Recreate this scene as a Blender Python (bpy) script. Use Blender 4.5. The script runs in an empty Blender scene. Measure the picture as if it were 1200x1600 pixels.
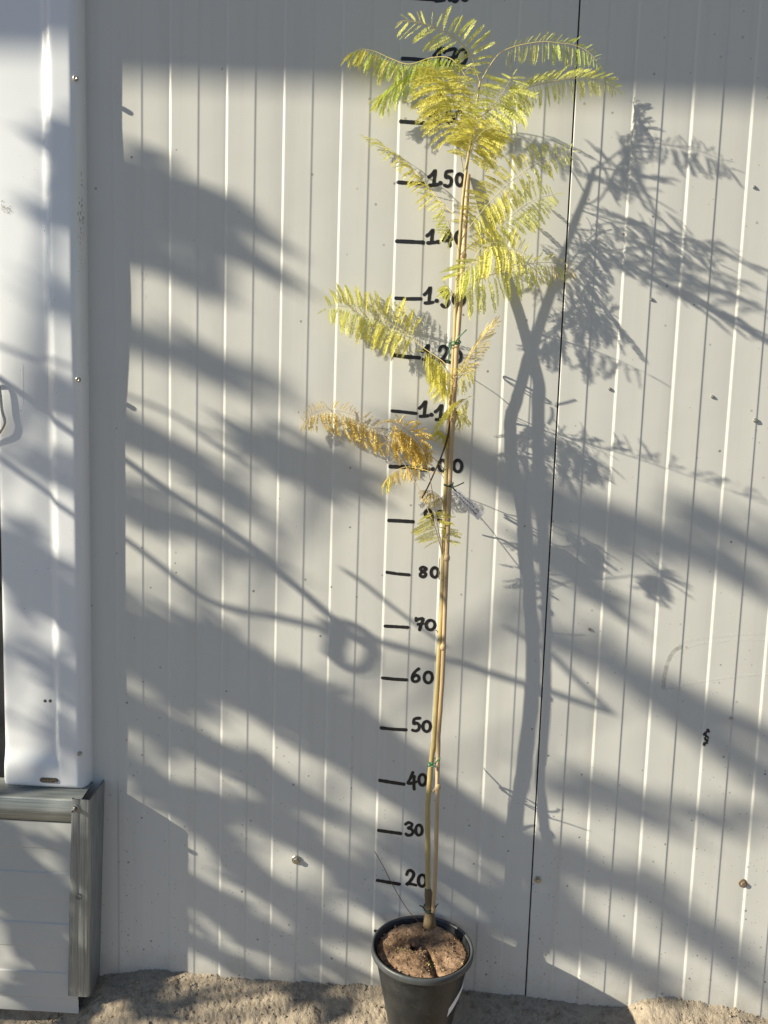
import bpy, bmesh, math, random
from mathutils import Vector, Matrix, noise

random.seed(11)
SC = bpy.context.scene
COL = SC.collection
R = math.radians
PI = math.pi

# ------------------------------------------------------------ camera, sky, sun
CP = Vector((-.2474, -1.5054, 1.0896))
YAW, PIT, ROL, FPX = -.0390, -.1150, .0314, 1290.0
_cy, _sy, _cp, _sp, _cr, _sr = (math.cos(YAW), math.sin(YAW), math.cos(PIT),
                                math.sin(PIT), math.cos(ROL), math.sin(ROL))
FW = Vector((_sy*_cp, _cy*_cp, _sp))
RT0 = Vector((_cy, -_sy, 0))
UP0 = RT0.cross(FW)
RT = RT0*_cr + UP0*_sr
UP = UP0*_cr - RT0*_sr
cam = bpy.data.cameras.new('camera')
cam.sensor_fit = 'VERTICAL'
cam.sensor_height = 24.0
cam.lens = 24.0*FPX/1600.0
cam.clip_start = .02
cam.clip_end = 900
camo = bpy.data.objects.new('camera', cam)
COL.objects.link(camo)
M = Matrix((RT, UP, -FW)).transposed().to_4x4()
M.translation = CP
camo.matrix_world = M
SC.camera = camo

TANP, SLOPE = 2.8, .54                       # sun: lateral shift per depth, drop per lateral shift
SUN = Vector((-TANP, -1.0, SLOPE*TANP)).normalized()      # towards the sun
EL = math.asin(SUN.z)
ROTZ = math.atan2(SUN.x, SUN.y)
world = bpy.data.worlds.new("World")
SC.world = world
world.use_nodes = True
wn = world.node_tree
sky = wn.nodes.new('ShaderNodeTexSky')
sky.sky_type = 'NISHITA'
sky.sun_disc = False
sky.sun_elevation = EL
sky.sun_rotation = ROTZ % (2*PI)
sky.air_density = 1.0
sky.dust_density = .3
sky.ozone_density = 4.0
wn.links.new(sky.outputs[0], wn.nodes['Background'].inputs[0])
wn.nodes['Background'].inputs[1].default_value = .062
sl = bpy.data.lights.new('sun', 'SUN')
sl.energy = 5.0
sl.angle = R(.53)
sl.color = (1.0, .93, .73)
so = bpy.data.objects.new('sun', sl)
COL.objects.link(so)
so.rotation_euler = SUN.to_track_quat('Z', 'Y').to_euler()
SC.view_settings.view_transform = 'Standard'
SC.view_settings.look = 'None'
SC.view_settings.exposure = .78
SC.view_settings.gamma = 1.0
SC.view_settings.use_curve_mapping = False
SC.render.engine = 'CYCLES'
SC.cycles.max_bounces = 6

# ------------------------------------------------------------------- helpers
def at(px, py, dep=0.0):
    """world point seen at photo pixel (px,py), dep metres in front of the wall plane"""
    d = FW*FPX + RT*(px-600) + UP*(800-py)
    return CP + d*((-dep-CP.y)/d.y)

def cast(px, py, t):
    """point t metres up the sun ray that meets the wall at that pixel"""
    return at(px, py) + SUN*t

def lerp(a, b, t): return a+(b-a)*t
def sstep(a, b, x):
    t = max(0., min(1., (x-a)/(b-a))); return t*t*(3-2*t)
def interp(x, tab):
    if x <= tab[0][0]: return tab[0][1]
    for (x0, y0), (x1, y1) in zip(tab, tab[1:]):
        if x <= x1: return y0+(y1-y0)*(x-x0)/(x1-x0)
    return tab[-1][1]

def mesh_obj(name, verts, faces, m, parent=None, smooth=True, mats=None, fm=None):
    me = bpy.data.meshes.new(name)
    me.from_pydata([tuple(v) for v in verts], [], faces)
    for mm in (mats or [m]): me.materials.append(mm)
    if fm:
        me.polygons.foreach_set('material_index', fm)
    if smooth: me.polygons.foreach_set('use_smooth', [True]*len(me.polygons))
    me.update()
    o = bpy.data.objects.new(name, me)
    COL.objects.link(o)
    if parent: o.parent = parent
    return o
def bm_obj(name, bm, m, parent=None, smooth=False):
    bmesh.ops.recalc_face_normals(bm, faces=bm.faces)
    me = bpy.data.meshes.new(name); bm.to_mesh(me); bm.free()
    me.materials.append(m)
    if smooth: me.polygons.foreach_set('use_smooth', [True]*len(me.polygons))
    o = bpy.data.objects.new(name, me); COL.objects.link(o)
    if parent: o.parent = parent
    return o
def empty(name, loc=(0, 0, 0)):
    o = bpy.data.objects.new(name, None); COL.objects.link(o)
    o.empty_display_size = .05
    o.location = loc
    return o
def tag(o, label=None, cat=None, group=None, kind=None):
    if label: o['label'] = label
    if cat: o['category'] = cat
    if group: o['group'] = group
    if kind: o['kind'] = kind
    return o

class Geo:
    def __init__(s): s.v = []; s.f = []
    def tube(s, pts, rad, n=6, cap=True):
        pts = [Vector(p) for p in pts]
        if not hasattr(rad, '__len__'): rad = [rad]*len(pts)
        base = len(s.v); prev = None
        for i, p in enumerate(pts):
            a = pts[max(0, i-1)]; b = pts[min(len(pts)-1, i+1)]
            t = (b-a).normalized()
            if prev is None:
                ref = Vector((0, 0, 1)) if abs(t.z) < .9 else Vector((1, 0, 0))
                u = t.cross(ref).normalized()
            else:
                u = (prev - t*prev.dot(t)).normalized()
            prev = u; w = t.cross(u)
            for k in range(n):
                an = 2*PI*k/n
                s.v.append(p + (u*math.cos(an)+w*math.sin(an))*rad[i])
        for i in range(len(pts)-1):
            for k in range(n):
                a = base+i*n+k; b = base+i*n+(k+1) % n
                s.f.append((a, b, b+n, a+n))
        if cap:
            s.f.append(tuple(base+k for k in range(n))[::-1])
            s.f.append(tuple(base+(len(pts)-1)*n+k for k in range(n)))
        return s
    def face(s, *pts):
        b = len(s.v); s.v += [Vector(p) for p in pts]; s.f.append(tuple(range(b, b+len(pts))))
    def grid(s, rows):
        b = len(s.v); m = len(rows[0])
        for r_ in rows: s.v += [Vector(p) for p in r_]
        for i in range(len(rows)-1):
            for j in range(m-1):
                a = b+i*m+j; s.f.append((a, a+1, a+m+1, a+m))
        return s
    def box(s, lo, hi):
        x0, y0, z0 = lo; x1, y1, z1 = hi; b = len(s.v)
        s.v += [Vector(p) for p in ((x0,y0,z0),(x1,y0,z0),(x1,y1,z0),(x0,y1,z0),(x0,y0,z1),(x1,y0,z1),(x1,y1,z1),(x0,y1,z1))]
        for q in ((3,2,1,0),(4,5,6,7),(0,1,5,4),(1,2,6,5),(2,3,7,6),(3,0,4,7)): s.f.append(tuple(b+i for i in q))
        return s
    def build(s, name, m, parent=None, smooth=True): return mesh_obj(name, s.v, s.f, m, parent, smooth)

def spline(pts, per=6):
    """Catmull-Rom through points (any tuple length)"""
    P = [tuple(p) for p in pts]; out = []
    for i in range(len(P)-1):
        p0 = P[max(0, i-1)]; p1 = P[i]; p2 = P[i+1]; p3 = P[min(len(P)-1, i+2)]
        for k in range(per):
            t = k/per
            out.append(tuple(.5*((2*b)+(-a+c)*t+(2*a-5*b+4*c-d)*t*t+(-a+3*b-3*c+d)*t**3)
                             for a, b, c, d in zip(p0, p1, p2, p3)))
    out.append(P[-1])
    return out

# ----------------------------------------------------------------- materials
def mat(name, base=(.5, .5, .5), rough=.6, metal=0., spec=.5, coat=0.):
    m = bpy.data.materials.new(name); m.use_nodes = True
    b = m.node_tree.nodes['Principled BSDF']
    b.inputs['Base Color'].default_value = (*base, 1)
    b.inputs['Roughness'].default_value = rough
    b.inputs['Metallic'].default_value = metal
    b.inputs['Specular IOR Level'].default_value = spec
    b.inputs['Coat Weight'].default_value = coat
    return m, m.node_tree, b
def N(nt, typ, **kw):
    n = nt.nodes.new(typ)
    for k, v in kw.items():
        if k == 'inp':
            for a, bb in v.items(): n.inputs[a].default_value = bb
        else: setattr(n, k, v)
    return n
def coords(nt, scale=(1, 1, 1), kind='Object'):
    tc = N(nt, 'ShaderNodeTexCoord'); mp = N(nt, 'ShaderNodeMapping')
    mp.inputs['Scale'].default_value = scale
    nt.links.new(tc.outputs[kind], mp.inputs[0]); return mp.outputs[0]
def noise_n(nt, vec, scale, detail=4, rough=.55):
    n = N(nt, 'ShaderNodeTexNoise'); n.inputs['Scale'].default_value = scale
    n.inputs['Detail'].default_value = detail; n.inputs['Roughness'].default_value = rough
    nt.links.new(vec, n.inputs['Vector']); return n.outputs[0]
def ramp(nt, fac, stops):
    r_ = N(nt, 'ShaderNodeValToRGB'); e = r_.color_ramp.elements
    while len(e) < len(stops): e.new(.5)
    for i, (p, c) in enumerate(stops):
        e[i].position = p; e[i].color = (*c, 1) if len(c) == 3 else c
    nt.links.new(fac, r_.inputs[0]); return r_.outputs[0]
def mixc(nt, fac, a, b, mode='MIX'):
    m = N(nt, 'ShaderNodeMix', data_type='RGBA', blend_type=mode)
    if isinstance(fac, (int, float)): m.inputs[0].default_value = fac
    else: nt.links.new(fac, m.inputs[0])
    for i, v in ((6, a), (7, b)):
        if isinstance(v, tuple): m.inputs[i].default_value = (*v, 1)
        else: nt.links.new(v, m.inputs[i])
    return m.outputs[2]
def math_n(nt, op, a, b=None, clamp=False):
    m = N(nt, 'ShaderNodeMath', operation=op); m.use_clamp = clamp
    for i, v in ((0, a), (1, b)):
        if v is None: continue
        if isinstance(v, (int, float)): m.inputs[i].default_value = v
        else: nt.links.new(v, m.inputs[i])
    return m.outputs[0]
def bump(nt, b, h, strength=.2, dist=.002):
    n = N(nt, 'ShaderNodeBump'); n.inputs['Strength'].default_value = strength
    n.inputs['Distance'].default_value = dist
    nt.links.new(h, n.inputs['Height']); nt.links.new(n.outputs[0], b.inputs['Normal'])

def wall_material():
    m, nt, b = mat('wall_paint', (.6, .59, .56), .42, spec=.4)
    v = coords(nt)
    base = mixc(nt, noise_n(nt, v, 3.0, 5), (.585, .577, .553), (.625, .617, .597))
    # fine specks of dirt, denser low down and to the right
    sep = N(nt, 'ShaderNodeSeparateXYZ'); nt.links.new(v, sep.inputs[0])
    low = math_n(nt, 'MULTIPLY_ADD', sep.outputs[2], -.35); low.node.inputs[2].default_value = .62
    right = math_n(nt, 'MULTIPLY_ADD', sep.outputs[0], .45); right.node.inputs[2].default_value = .25
    dens = math_n(nt, 'MAXIMUM', low, right, True)
    vor = N(nt, 'ShaderNodeTexVoronoi', inp={'Scale': 62.0}); nt.links.new(v, vor.inputs['Vector'])
    wob = noise_n(nt, v, 260, 2)
    dist = math_n(nt, 'ADD', vor.outputs['Distance'], math_n(nt, 'MULTIPLY', wob, .09))
    sepc = N(nt, 'ShaderNodeSeparateColor'); nt.links.new(vor.outputs['Color'], sepc.inputs[0])
    pick = math_n(nt, 'LESS_THAN', sepc.outputs[0], math_n(nt, 'MULTIPLY', dens, .62))
    rad = math_n(nt, 'MULTIPLY_ADD', sepc.outputs[1], .12); rad.node.inputs[2].default_value = .075
    dot = math_n(nt, 'MULTIPLY', pick, math_n(nt, 'LESS_THAN', dist, rad))
    shade = math_n(nt, 'MULTIPLY', dot, math_n(nt, 'MULTIPLY_ADD', sepc.outputs[2], .6), True)
    shade.node.inputs[1].links[0].from_node.inputs[2].default_value = .15
    base = mixc(nt, shade, base, (.10, .09, .075))
    v2 = N(nt, 'ShaderNodeTexVoronoi', inp={'Scale': 150.0}); nt.links.new(v, v2.inputs['Vector'])
    s2 = N(nt, 'ShaderNodeSeparateColor'); nt.links.new(v2.outputs['Color'], s2.inputs[0])
    d2 = math_n(nt, 'ADD', v2.outputs['Distance'], math_n(nt, 'MULTIPLY', wob, .12))
    lo2 = math_n(nt, 'MULTIPLY_ADD', sep.outputs[2], -.75, True); lo2.node.inputs[2].default_value = .42
    r2 = math_n(nt, 'MULTIPLY', sep.outputs[0], .16, True)
    p2 = math_n(nt, 'LESS_THAN', s2.outputs[0], math_n(nt, 'ADD', lo2, r2))
    k2 = math_n(nt, 'MULTIPLY', p2, math_n(nt, 'LESS_THAN', d2, math_n(nt, 'MULTIPLY', s2.outputs[1], .26)))
    base = mixc(nt, math_n(nt, 'MULTIPLY', k2, .55), base, (.17, .15, .12))
    vs = noise_n(nt, coords(nt, (34, 34, 1.1)), 1.0, 5, .6)
    base = mixc(nt, math_n(nt, 'MULTIPLY', ramp(nt, vs, [(.50, (0, 0, 0)), (.74, (1, 1, 1))]), .16), base, (.40, .38, .33))
    # faint smears
    sm = noise_n(nt, coords(nt, (30, 30, 9)), 1.0, 4, .65)
    smk = ramp(nt, sm, [(.66, (0, 0, 0)), (.76, (1, 1, 1))])
    base = mixc(nt, math_n(nt, 'MULTIPLY', math_n(nt, 'MULTIPLY', smk, dens), .30), base, (.34, .31, .26))
    # splash of earth at the foot
    hz = math_n(nt, 'ADD', sep.outputs[2], math_n(nt, 'MULTIPLY', noise_n(nt, v, 22, 6, .7), .16))
    foot = ramp(nt, hz, [(.03, (1, 1, 1)), (.11, (0, 0, 0))])
    base = mixc(nt, math_n(nt, 'MULTIPLY', foot, .5), base, (.36, .31, .25))
    nt.links.new(base, b.inputs['Base Color'])
    h = math_n(nt, 'ADD', noise_n(nt, v, 7, 2), math_n(nt, 'MULTIPLY', noise_n(nt, v, 500, 2), .03))
    bump(nt, b, h, .22, .006)
    return m
M_WALL = wall_material()

def simple(name, a, bcol, scale, rough, spec=.5, metal=0, bs=.2, bd=.002, coat=0, sc=(1, 1, 1), bscale=None):
    m, nt, b = mat(name, a, rough, metal, spec, coat)
    v = coords(nt, sc)
    nt.links.new(mixc(nt, noise_n(nt, v, scale, 6, .62), a, bcol), b.inputs['Base Color'])
    if bs: bump(nt, b, noise_n(nt, v, bscale or scale*3, 4), bs, bd)
    return m
M_POST = simple('white_gelcoat', (.80, .81, .845), (.74, .755, .80), 4, .24, .5, coat=.35, bs=.12, bd=.004, bscale=6)
def post_dirt(m):
    nt = m.node_tree; b = nt.nodes['Principled BSDF']
    lk = b.inputs['Base Color'].links[0].from_socket
    v = coords(nt)
    vor = N(nt, 'ShaderNodeTexVoronoi', inp={'Scale': 38.0}); nt.links.new(v, vor.inputs['Vector'])
    d = math_n(nt, 'ADD', vor.outputs['Distance'], math_n(nt, 'MULTIPLY', noise_n(nt, v, 300, 2), .1))
    sc_ = N(nt, 'ShaderNodeSeparateColor'); nt.links.new(vor.outputs['Color'], sc_.inputs[0])
    k = math_n(nt, 'MULTIPLY', math_n(nt, 'LESS_THAN', sc_.outputs[0], .12), math_n(nt, 'LESS_THAN', d, .1))
    c = mixc(nt, math_n(nt, 'MULTIPLY', k, .7), lk, (.14, .12, .10))
    st = ramp(nt, noise_n(nt, coords(nt, (60, 60, 14)), 1, 5, .7), [(.70, (0, 0, 0)), (.80, (1, 1, 1))])
    c = mixc(nt, math_n(nt, 'MULTIPLY', st, .35), c, (.22, .19, .14))
    nt.links.new(c, b.inputs['Base Color'])
post_dirt(M_POST)
M_GALV = simple('galvanised_steel', (.50, .52, .53), (.24, .26, .27), 9, .5, metal=.6, bs=.1, bd=.001, sc=(3, 3, .6))
M_GALVH = simple('galvanised_rail', (.50, .52, .51), (.22, .235, .23), 10, .48, metal=.6, bs=.1, bd=.001, sc=(.5, 3, 3))
def streaks(m, sc):
    nt = m.node_tree; b = nt.nodes['Principled BSDF']
    lk = b.inputs['Base Color'].links[0].from_socket
    k = ramp(nt, noise_n(nt, coords(nt, sc), 1, 5, .7), [(.40, (0, 0, 0)), (.72, (1, 1, 1))])
    c = mixc(nt, math_n(nt, 'MULTIPLY', k, .75), lk, (.10, .11, .115))
    nt.links.new(c, b.inputs['Base Color'])
streaks(M_GALV, (420, 420, 5)); streaks(M_GALVH, (4, 60, 260))
M_BOLT = simple('zinc_bolt', (.55, .54, .50), (.35, .31, .25), 90, .35, metal=.9, bs=0)
M_RUST = simple('rusty_bolt', (.34, .29, .22), (.15, .085, .05), 160, .6, metal=.5, bs=.2)
M_BOX = simple('grey_panel_paint', (.55, .55, .54), (.48, .48, .47), 6, .5, .4, bs=.1)
M_DARK = simple('gap_shade_black', (.03, .03, .035), (.02, .02, .02), 8, .8, bs=0)
M_MARK = simple('black_marker', (.012, .012, .014), (.022, .02, .022), 60, .38, .5, bs=.1)
M_SMUDGE = simple('dark_smudge', (.03, .027, .025), (.06, .05, .045), 80, .8, .3)
M_BADGE = simple('badge_metal', (.16, .145, .13), (.10, .09, .08), 120, .45, metal=.6)
M_BADGE2 = simple('badge_letter_metal', (.42, .36, .28), (.32, .27, .2), 120, .4, metal=.7)
M_SEAL = simple('black_joint_seal', (.01, .01, .012), (.02, .02, .02), 50, .7)
M_STEM = simple('green_yellow_bark', (.54, .445, .20), (.34, .26, .12), 26, .55, .4, bs=.3, sc=(2, 2, .7), bscale=160)
M_CANE = simple('dry_cane', (.60, .46, .28), (.38, .25, .14), 22, .5, .4, bs=.25, sc=(3, 3, .5), bscale=140)
M_STUMP = simple('stump_bark', (.22, .16, .09), (.12, .09, .055), 60, .8, .3, bs=.5, bscale=200)
M_TWIG = simple('brown_dead_petiole', (.14, .07, .04), (.09, .05, .03), 60, .7, .3)
M_PET = simple('pale_petiole', (.66, .56, .22), (.60, .46, .17), 30, .55, .4, bs=0)
M_TIE = simple('green_tie_plastic', (.015, .16, .075), (.01, .11, .05), 60, .35, .5)
M_TIE2 = simple('dark_green_tie_plastic', (.012, .05, .03), (.01, .035, .022), 60, .45, .5)
M_TAG = simple('white_plastic_tag', (.86, .85, .90), (.80, .79, .85), 60, .5, .4, bs=.05)
M_INK = simple('ink', (.02, .02, .03), (.03, .03, .04), 60, .6, bs=0)

def pot_material():
    m, nt, b = mat('black_pot_plastic', (.03, .032, .036), .42, spec=.5)
    v = coords(nt); s = noise_n(nt, v, 28, 6, .7)
    c = mixc(nt, ramp(nt, s, [(.42, (0, 0, 0)), (.70, (1, 1, 1))]), (.009, .011, .014), (.033, .035, .038))
    sp = noise_n(nt, v, 260, 2)
    c = mixc(nt, ramp(nt, sp, [(.68, (0, 0, 0)), (.74, (.5, .5, .5))]), c, (.20, .18, .15))
    nt.links.new(c, b.inputs['Base Color'])
    nt.links.new(math_n(nt, 'MULTIPLY_ADD', s, .35), b.inputs['Roughness'])
    b.inputs['Roughness'].links[0].from_node.inputs[2].default_value = .25
    bump(nt, b, noise_n(nt, v, 90, 4), .15, .001)
    return m
M_POT = pot_material()
M_RIM = simple('dusty_pot_rim', (.028, .032, .037), (.10, .105, .11), 30, .42, .5, bs=.2)

def soil_material():
    m, nt, b = mat('pot_soil', (.2, .13, .08), .95, spec=.15)
    v = coords(nt)
    big = noise_n(nt, v, 26, 5, .6); fine = noise_n(nt, v, 190, 6, .7)
    c = mixc(nt, ramp(nt, big, [(.36, (0, 0, 0)), (.62, (1, 1, 1))]), (.17, .105, .066), (.45, .30, .20))
    c = mixc(nt, ramp(nt, fine, [(.30, (1, 1, 1)), (.48, (0, 0, 0))]), c, (.065, .04, .026))
    c = mixc(nt, ramp(nt, fine, [(.66, (0, 0, 0)), (.78, (1, 1, 1))]), c, (.48, .33, .21))
    nt.links.new(c, b.inputs['Base Color'])
    bump(nt, b, math_n(nt, 'ADD', fine, math_n(nt, 'MULTIPLY', big, .6)), .75, .004)
    return m
M_SOIL = soil_material()

def mortar_material():
    m, nt, b = mat('rough_mortar', (.42, .35, .27), .95, spec=.15)
    v = coords(nt)
    big = noise_n(nt, v, 7, 5); mid = noise_n(nt, v, 60, 5, .65); fine = noise_n(nt, v, 320, 4, .7)
    c = mixc(nt, big, (.36, .295, .225), (.47, .395, .31))
    c = mixc(nt, ramp(nt, mid, [(.30, (1, 1, 1)), (.5, (0, 0, 0))]), c, (.26, .205, .15))
    c = mixc(nt, ramp(nt, fine, [(.62, (0, 0, 0)), (.76, (1, 1, 1))]), c, (.55, .48, .40))
    nt.links.new(c, b.inputs['Base Color'])
    bump(nt, b, math_n(nt, 'ADD', math_n(nt, 'MULTIPLY', mid, .7), fine), .8, .004)
    return m
M_MORTAR = mortar_material()
M_YARD = simple('yard_earth', (.24, .20, .15), (.18, .15, .115), 2, .95, .2, bs=.5, bd=.02, bscale=30)
M_CANOPY = simple('canopy_sheet', (.5, .5, .5), (.45, .45, .46), 3, .5, .4)
M_BARK = simple('tree_bark', (.16, .12, .08), (.08, .06, .045), 12, .9, .2, bs=.6, bd=.01)
M_HOSE = simple('dark_cable', (.03, .03, .03), (.05, .05, .05), 20, .5)

def leaf_material(name, c1, c2, trans=.38, rough=.5):
    m = bpy.data.materials.new(name); m.use_nodes = True
    nt = m.node_tree; b = nt.nodes['Principled BSDF']; out = nt.nodes['Material Output']
    oi = N(nt, 'ShaderNodeObjectInfo')
    v = coords(nt, kind='Object')
    f = math_n(nt, 'ADD', math_n(nt, 'MULTIPLY', oi.outputs['Random'], .6), math_n(nt, 'MULTIPLY', noise_n(nt, v, 5, 3), .5), True)
    c = mixc(nt, f, c1, c2)
    nt.links.new(c, b.inputs['Base Color'])
    b.inputs['Roughness'].default_value = rough
    b.inputs['Specular IOR Level'].default_value = .3
    tr = N(nt, 'ShaderNodeBsdfTranslucent'); nt.links.new(c, tr.inputs['Color'])
    mx = N(nt, 'ShaderNodeMixShader'); mx.inputs[0].default_value = trans
    nt.links.new(b.outputs[0], mx.inputs[1]); nt.links.new(tr.outputs[0], mx.inputs[2])
    nt.links.new(mx.outputs[0], out.inputs['Surface'])
    return m
LEAF = {
    'yellow': leaf_material('leaf_yellow', (.72, .65, .11), (.77, .73, .22)),
    'lemon': leaf_material('leaf_lemon', (.66, .66, .14), (.74, .75, .25)),
    'green': leaf_material('leaf_yellow_green', (.50, .60, .11), (.64, .69, .18)),
    'olive': leaf_material('leaf_olive', (.44, .46, .11), (.58, .57, .18)),
    'orange': leaf_material('leaf_dry_orange', (.74, .53, .12), (.77, .62, .21)),
    'pale': leaf_material('leaf_pale_dry', (.74, .60, .24), (.78, .68, .36)),
}
M_TREELEAF = leaf_material('tree_leaf', (.06, .10, .03), (.09, .13, .04), .15)

# ------------------------------------------------------------------- the wall
S = .0503
RH = .0011
def wall_y(x):
    k = x/S; c = math.floor(k); u = k-c
    w1, w2 = .0056/S/2, .0048/S/2
    def lev(cell, uu):
        if cell % 2 == 0: return -(RH if x > -.02 else .00085) + .00018*math.sin(PI*uu)
        return .0009*uu**3
    # blend across edges
    if u < .5:
        w = w1 if c % 2 == 0 else w2
        if u < w:
            t = .5+u/w/2; t = t*t*(3-2*t); return lerp(lev(c-1, 1), lev(c, 0), t)
    else:
        w = w1 if (c+1) % 2 == 0 else w2
        if 1-u < w:
            t = (1-(1-u)/w)/2; t = t*t*(3-2*t); return lerp(lev(c, 1), lev(c+1, 0), t)
    return lev(c, u)

wall = empty('panel_wall', (-.3, 0, 0))
tag(wall, 'light grey ribbed metal panel wall with hand drawn height scale', 'wall')
wall_inv = Matrix.Translation((.3, 0, 0))
def reparent(o, p, loc):
    o.parent = p; o.matrix_parent_inverse = Matrix.Translation(-Vector(loc))
WLOC = (-.3, 0, 0)
WTOP = 3.62
def panel_strip(x0, x1, label):
    xs = []
    k0 = int(math.floor(x0/S))-1; k1 = int(math.ceil(x1/S))+1
    for k in range(k0, k1+1):
        w = (.0056 if k % 2 == 0 else .0048)/2
        for d in (-1, -.75, -.5, -.25, 0, .25, .5, .75, 1): xs.append(k*S+d*w)
        for u in (.08, .15, .3, .45, .6, .72, .84, .92): xs.append((k+u)*S)
    xs = sorted(x for x in xs if x0 < x < x1)
    xs = [x0]+xs+[x1]
    zs = [-.3]+[-.1+i*.25 for i in range(14)]+[WTOP]
    rows = []
    for z in zs:
        row = [(x, wall_y(x), z) for x in xs]
        row = [(x0, .02, z)]+row+[(x1, .02, z)]
        rows.append(row)
    g = Geo().grid(rows)
    o = g.build('wall_panel', M_WALL, None, smooth=True)
    reparent(o, wall, WLOC)
    o['label'] = label
    return o
pan_l = panel_strip(-1.005, -.0016, 'wide ribbed wall panel carrying the drawn height scale')
pan_r = panel_strip(.0014, 3.0, 'ribbed wall panel right of the dark vertical joint')
sj = Geo().box((-.0016, .004, -.3), (.0014, .018, WTOP)).build('joint_seal', M_SEAL, smooth=False)
reparent(sj, wall, WLOC)

# marks: flat ribbons of ink that follow the ribs
def stroke_geo(g, pts, width, off=.00035, surf=None):
    pts = [Vector((p[0], 0, p[1])) for p in pts]
    d = [pts[0]]
    for a, b in zip(pts, pts[1:]):
        n = max(1, int((b-a).length/.0014))
        for i in range(1, n+1): d.append(a.lerp(b, i/n))
    # rounded ends
    if len(d) == 1: d = [d[0], d[0]+Vector((.0005, 0, 0))]
    t0 = (d[1]-d[0]).normalized(); t1 = (d[-1]-d[-2]).normalized()
    h = width/2
    ext0 = [(d[0]-t0*h*c, w) for c, w in ((.97, .25), (.8, .6), (.45, .89))]
    ext1 = [(d[-1]+t1*h*c, w) for c, w in ((.45, .89), (.8, .6), (.97, .25))]
    seq = ext0+[(p, 1.) for p in d]+ext1
    rows = []
    for i, (p, w) in enumerate(seq):
        a = seq[max(0, i-1)][0]; b = seq[min(len(seq)-1, i+1)][0]
        t = (b-a).normalized(); nrm = Vector((-t.z, 0, t.x))
        ww = h*w*(1+.16*noise.noise(p*140+Vector((off*9e4, 0, 0))))
        row = []
        for q in (-1, -.5, 0, .5, 1):
            v = p+nrm*ww*q
            row.append((v.x, (surf(v.x, v.z) if surf else wall_y(v.x))-off, v.z))
        rows.append(row)
    g.grid(rows)

DIG = {
 '0': [[(.5+.46*math.sin(a), .5+.5*math.cos(a)) for a in [2*PI*i/16-.3 for i in range(17)]]],
 '1': [[(0.0, .55), (.35, .72), (.72, 1.0), (.62, .5), (.55, .06)], [(.1, .02), (.55, .03), (1.0, .07)]],
 '2': [[(.08, .72), (.22, .95), (.5, 1.0), (.74, .84), (.72, .6), (.42, .28), (.05, .03), (.35, .1), (.98, .0)]],
 '3': [[(.05, .86), (.4, 1.0), (.8, .88), (.72, .68), (.35, .56), (.75, .48), (.95, .24), (.7, .03), (.3, .0), (.1, .1)]],
 '4': [[(.62, 1.0), (.3, .62), (.02, .36), (.5, .36), (1.0, .44)], [(.78, .78), (.74, .4), (.78, 0)]],
 '5': [[(.98, 1.0), (.28, .93), (.2, .56), (.55, .62), (.92, .42), (.82, .12), (.45, .0), (.05, .06)]],
 '6': [[(.85, 1.0), (.4, .76), (.08, .38), (.15, .08), (.5, .0), (.86, .14), (.84, .4), (.5, .5), (.16, .34)]],
 '7': [[(.0, .86), (.4, .93), (1.0, .96), (.75, .5), (.5, 0)], [(.3, .48), (.95, .55)], [(0, 1.0), (0.02, .8)]],
 '8': [[(.8, .9), (.45, 1.0), (.12, .82), (.4, .56), (.86, .28), (.6, .0), (.18, .06), (.14, .3), (.5, .55), (.88, .78), (.8, .9)]],
 '9': [[(.9, .72), (.6, 1.0), (.15, .86), (.12, .58), (.5, .46), (.88, .66), (.95, .3), (.98, -.1)]],
 '.': [[(.5, .5), (.52, .5)]],
}
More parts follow.
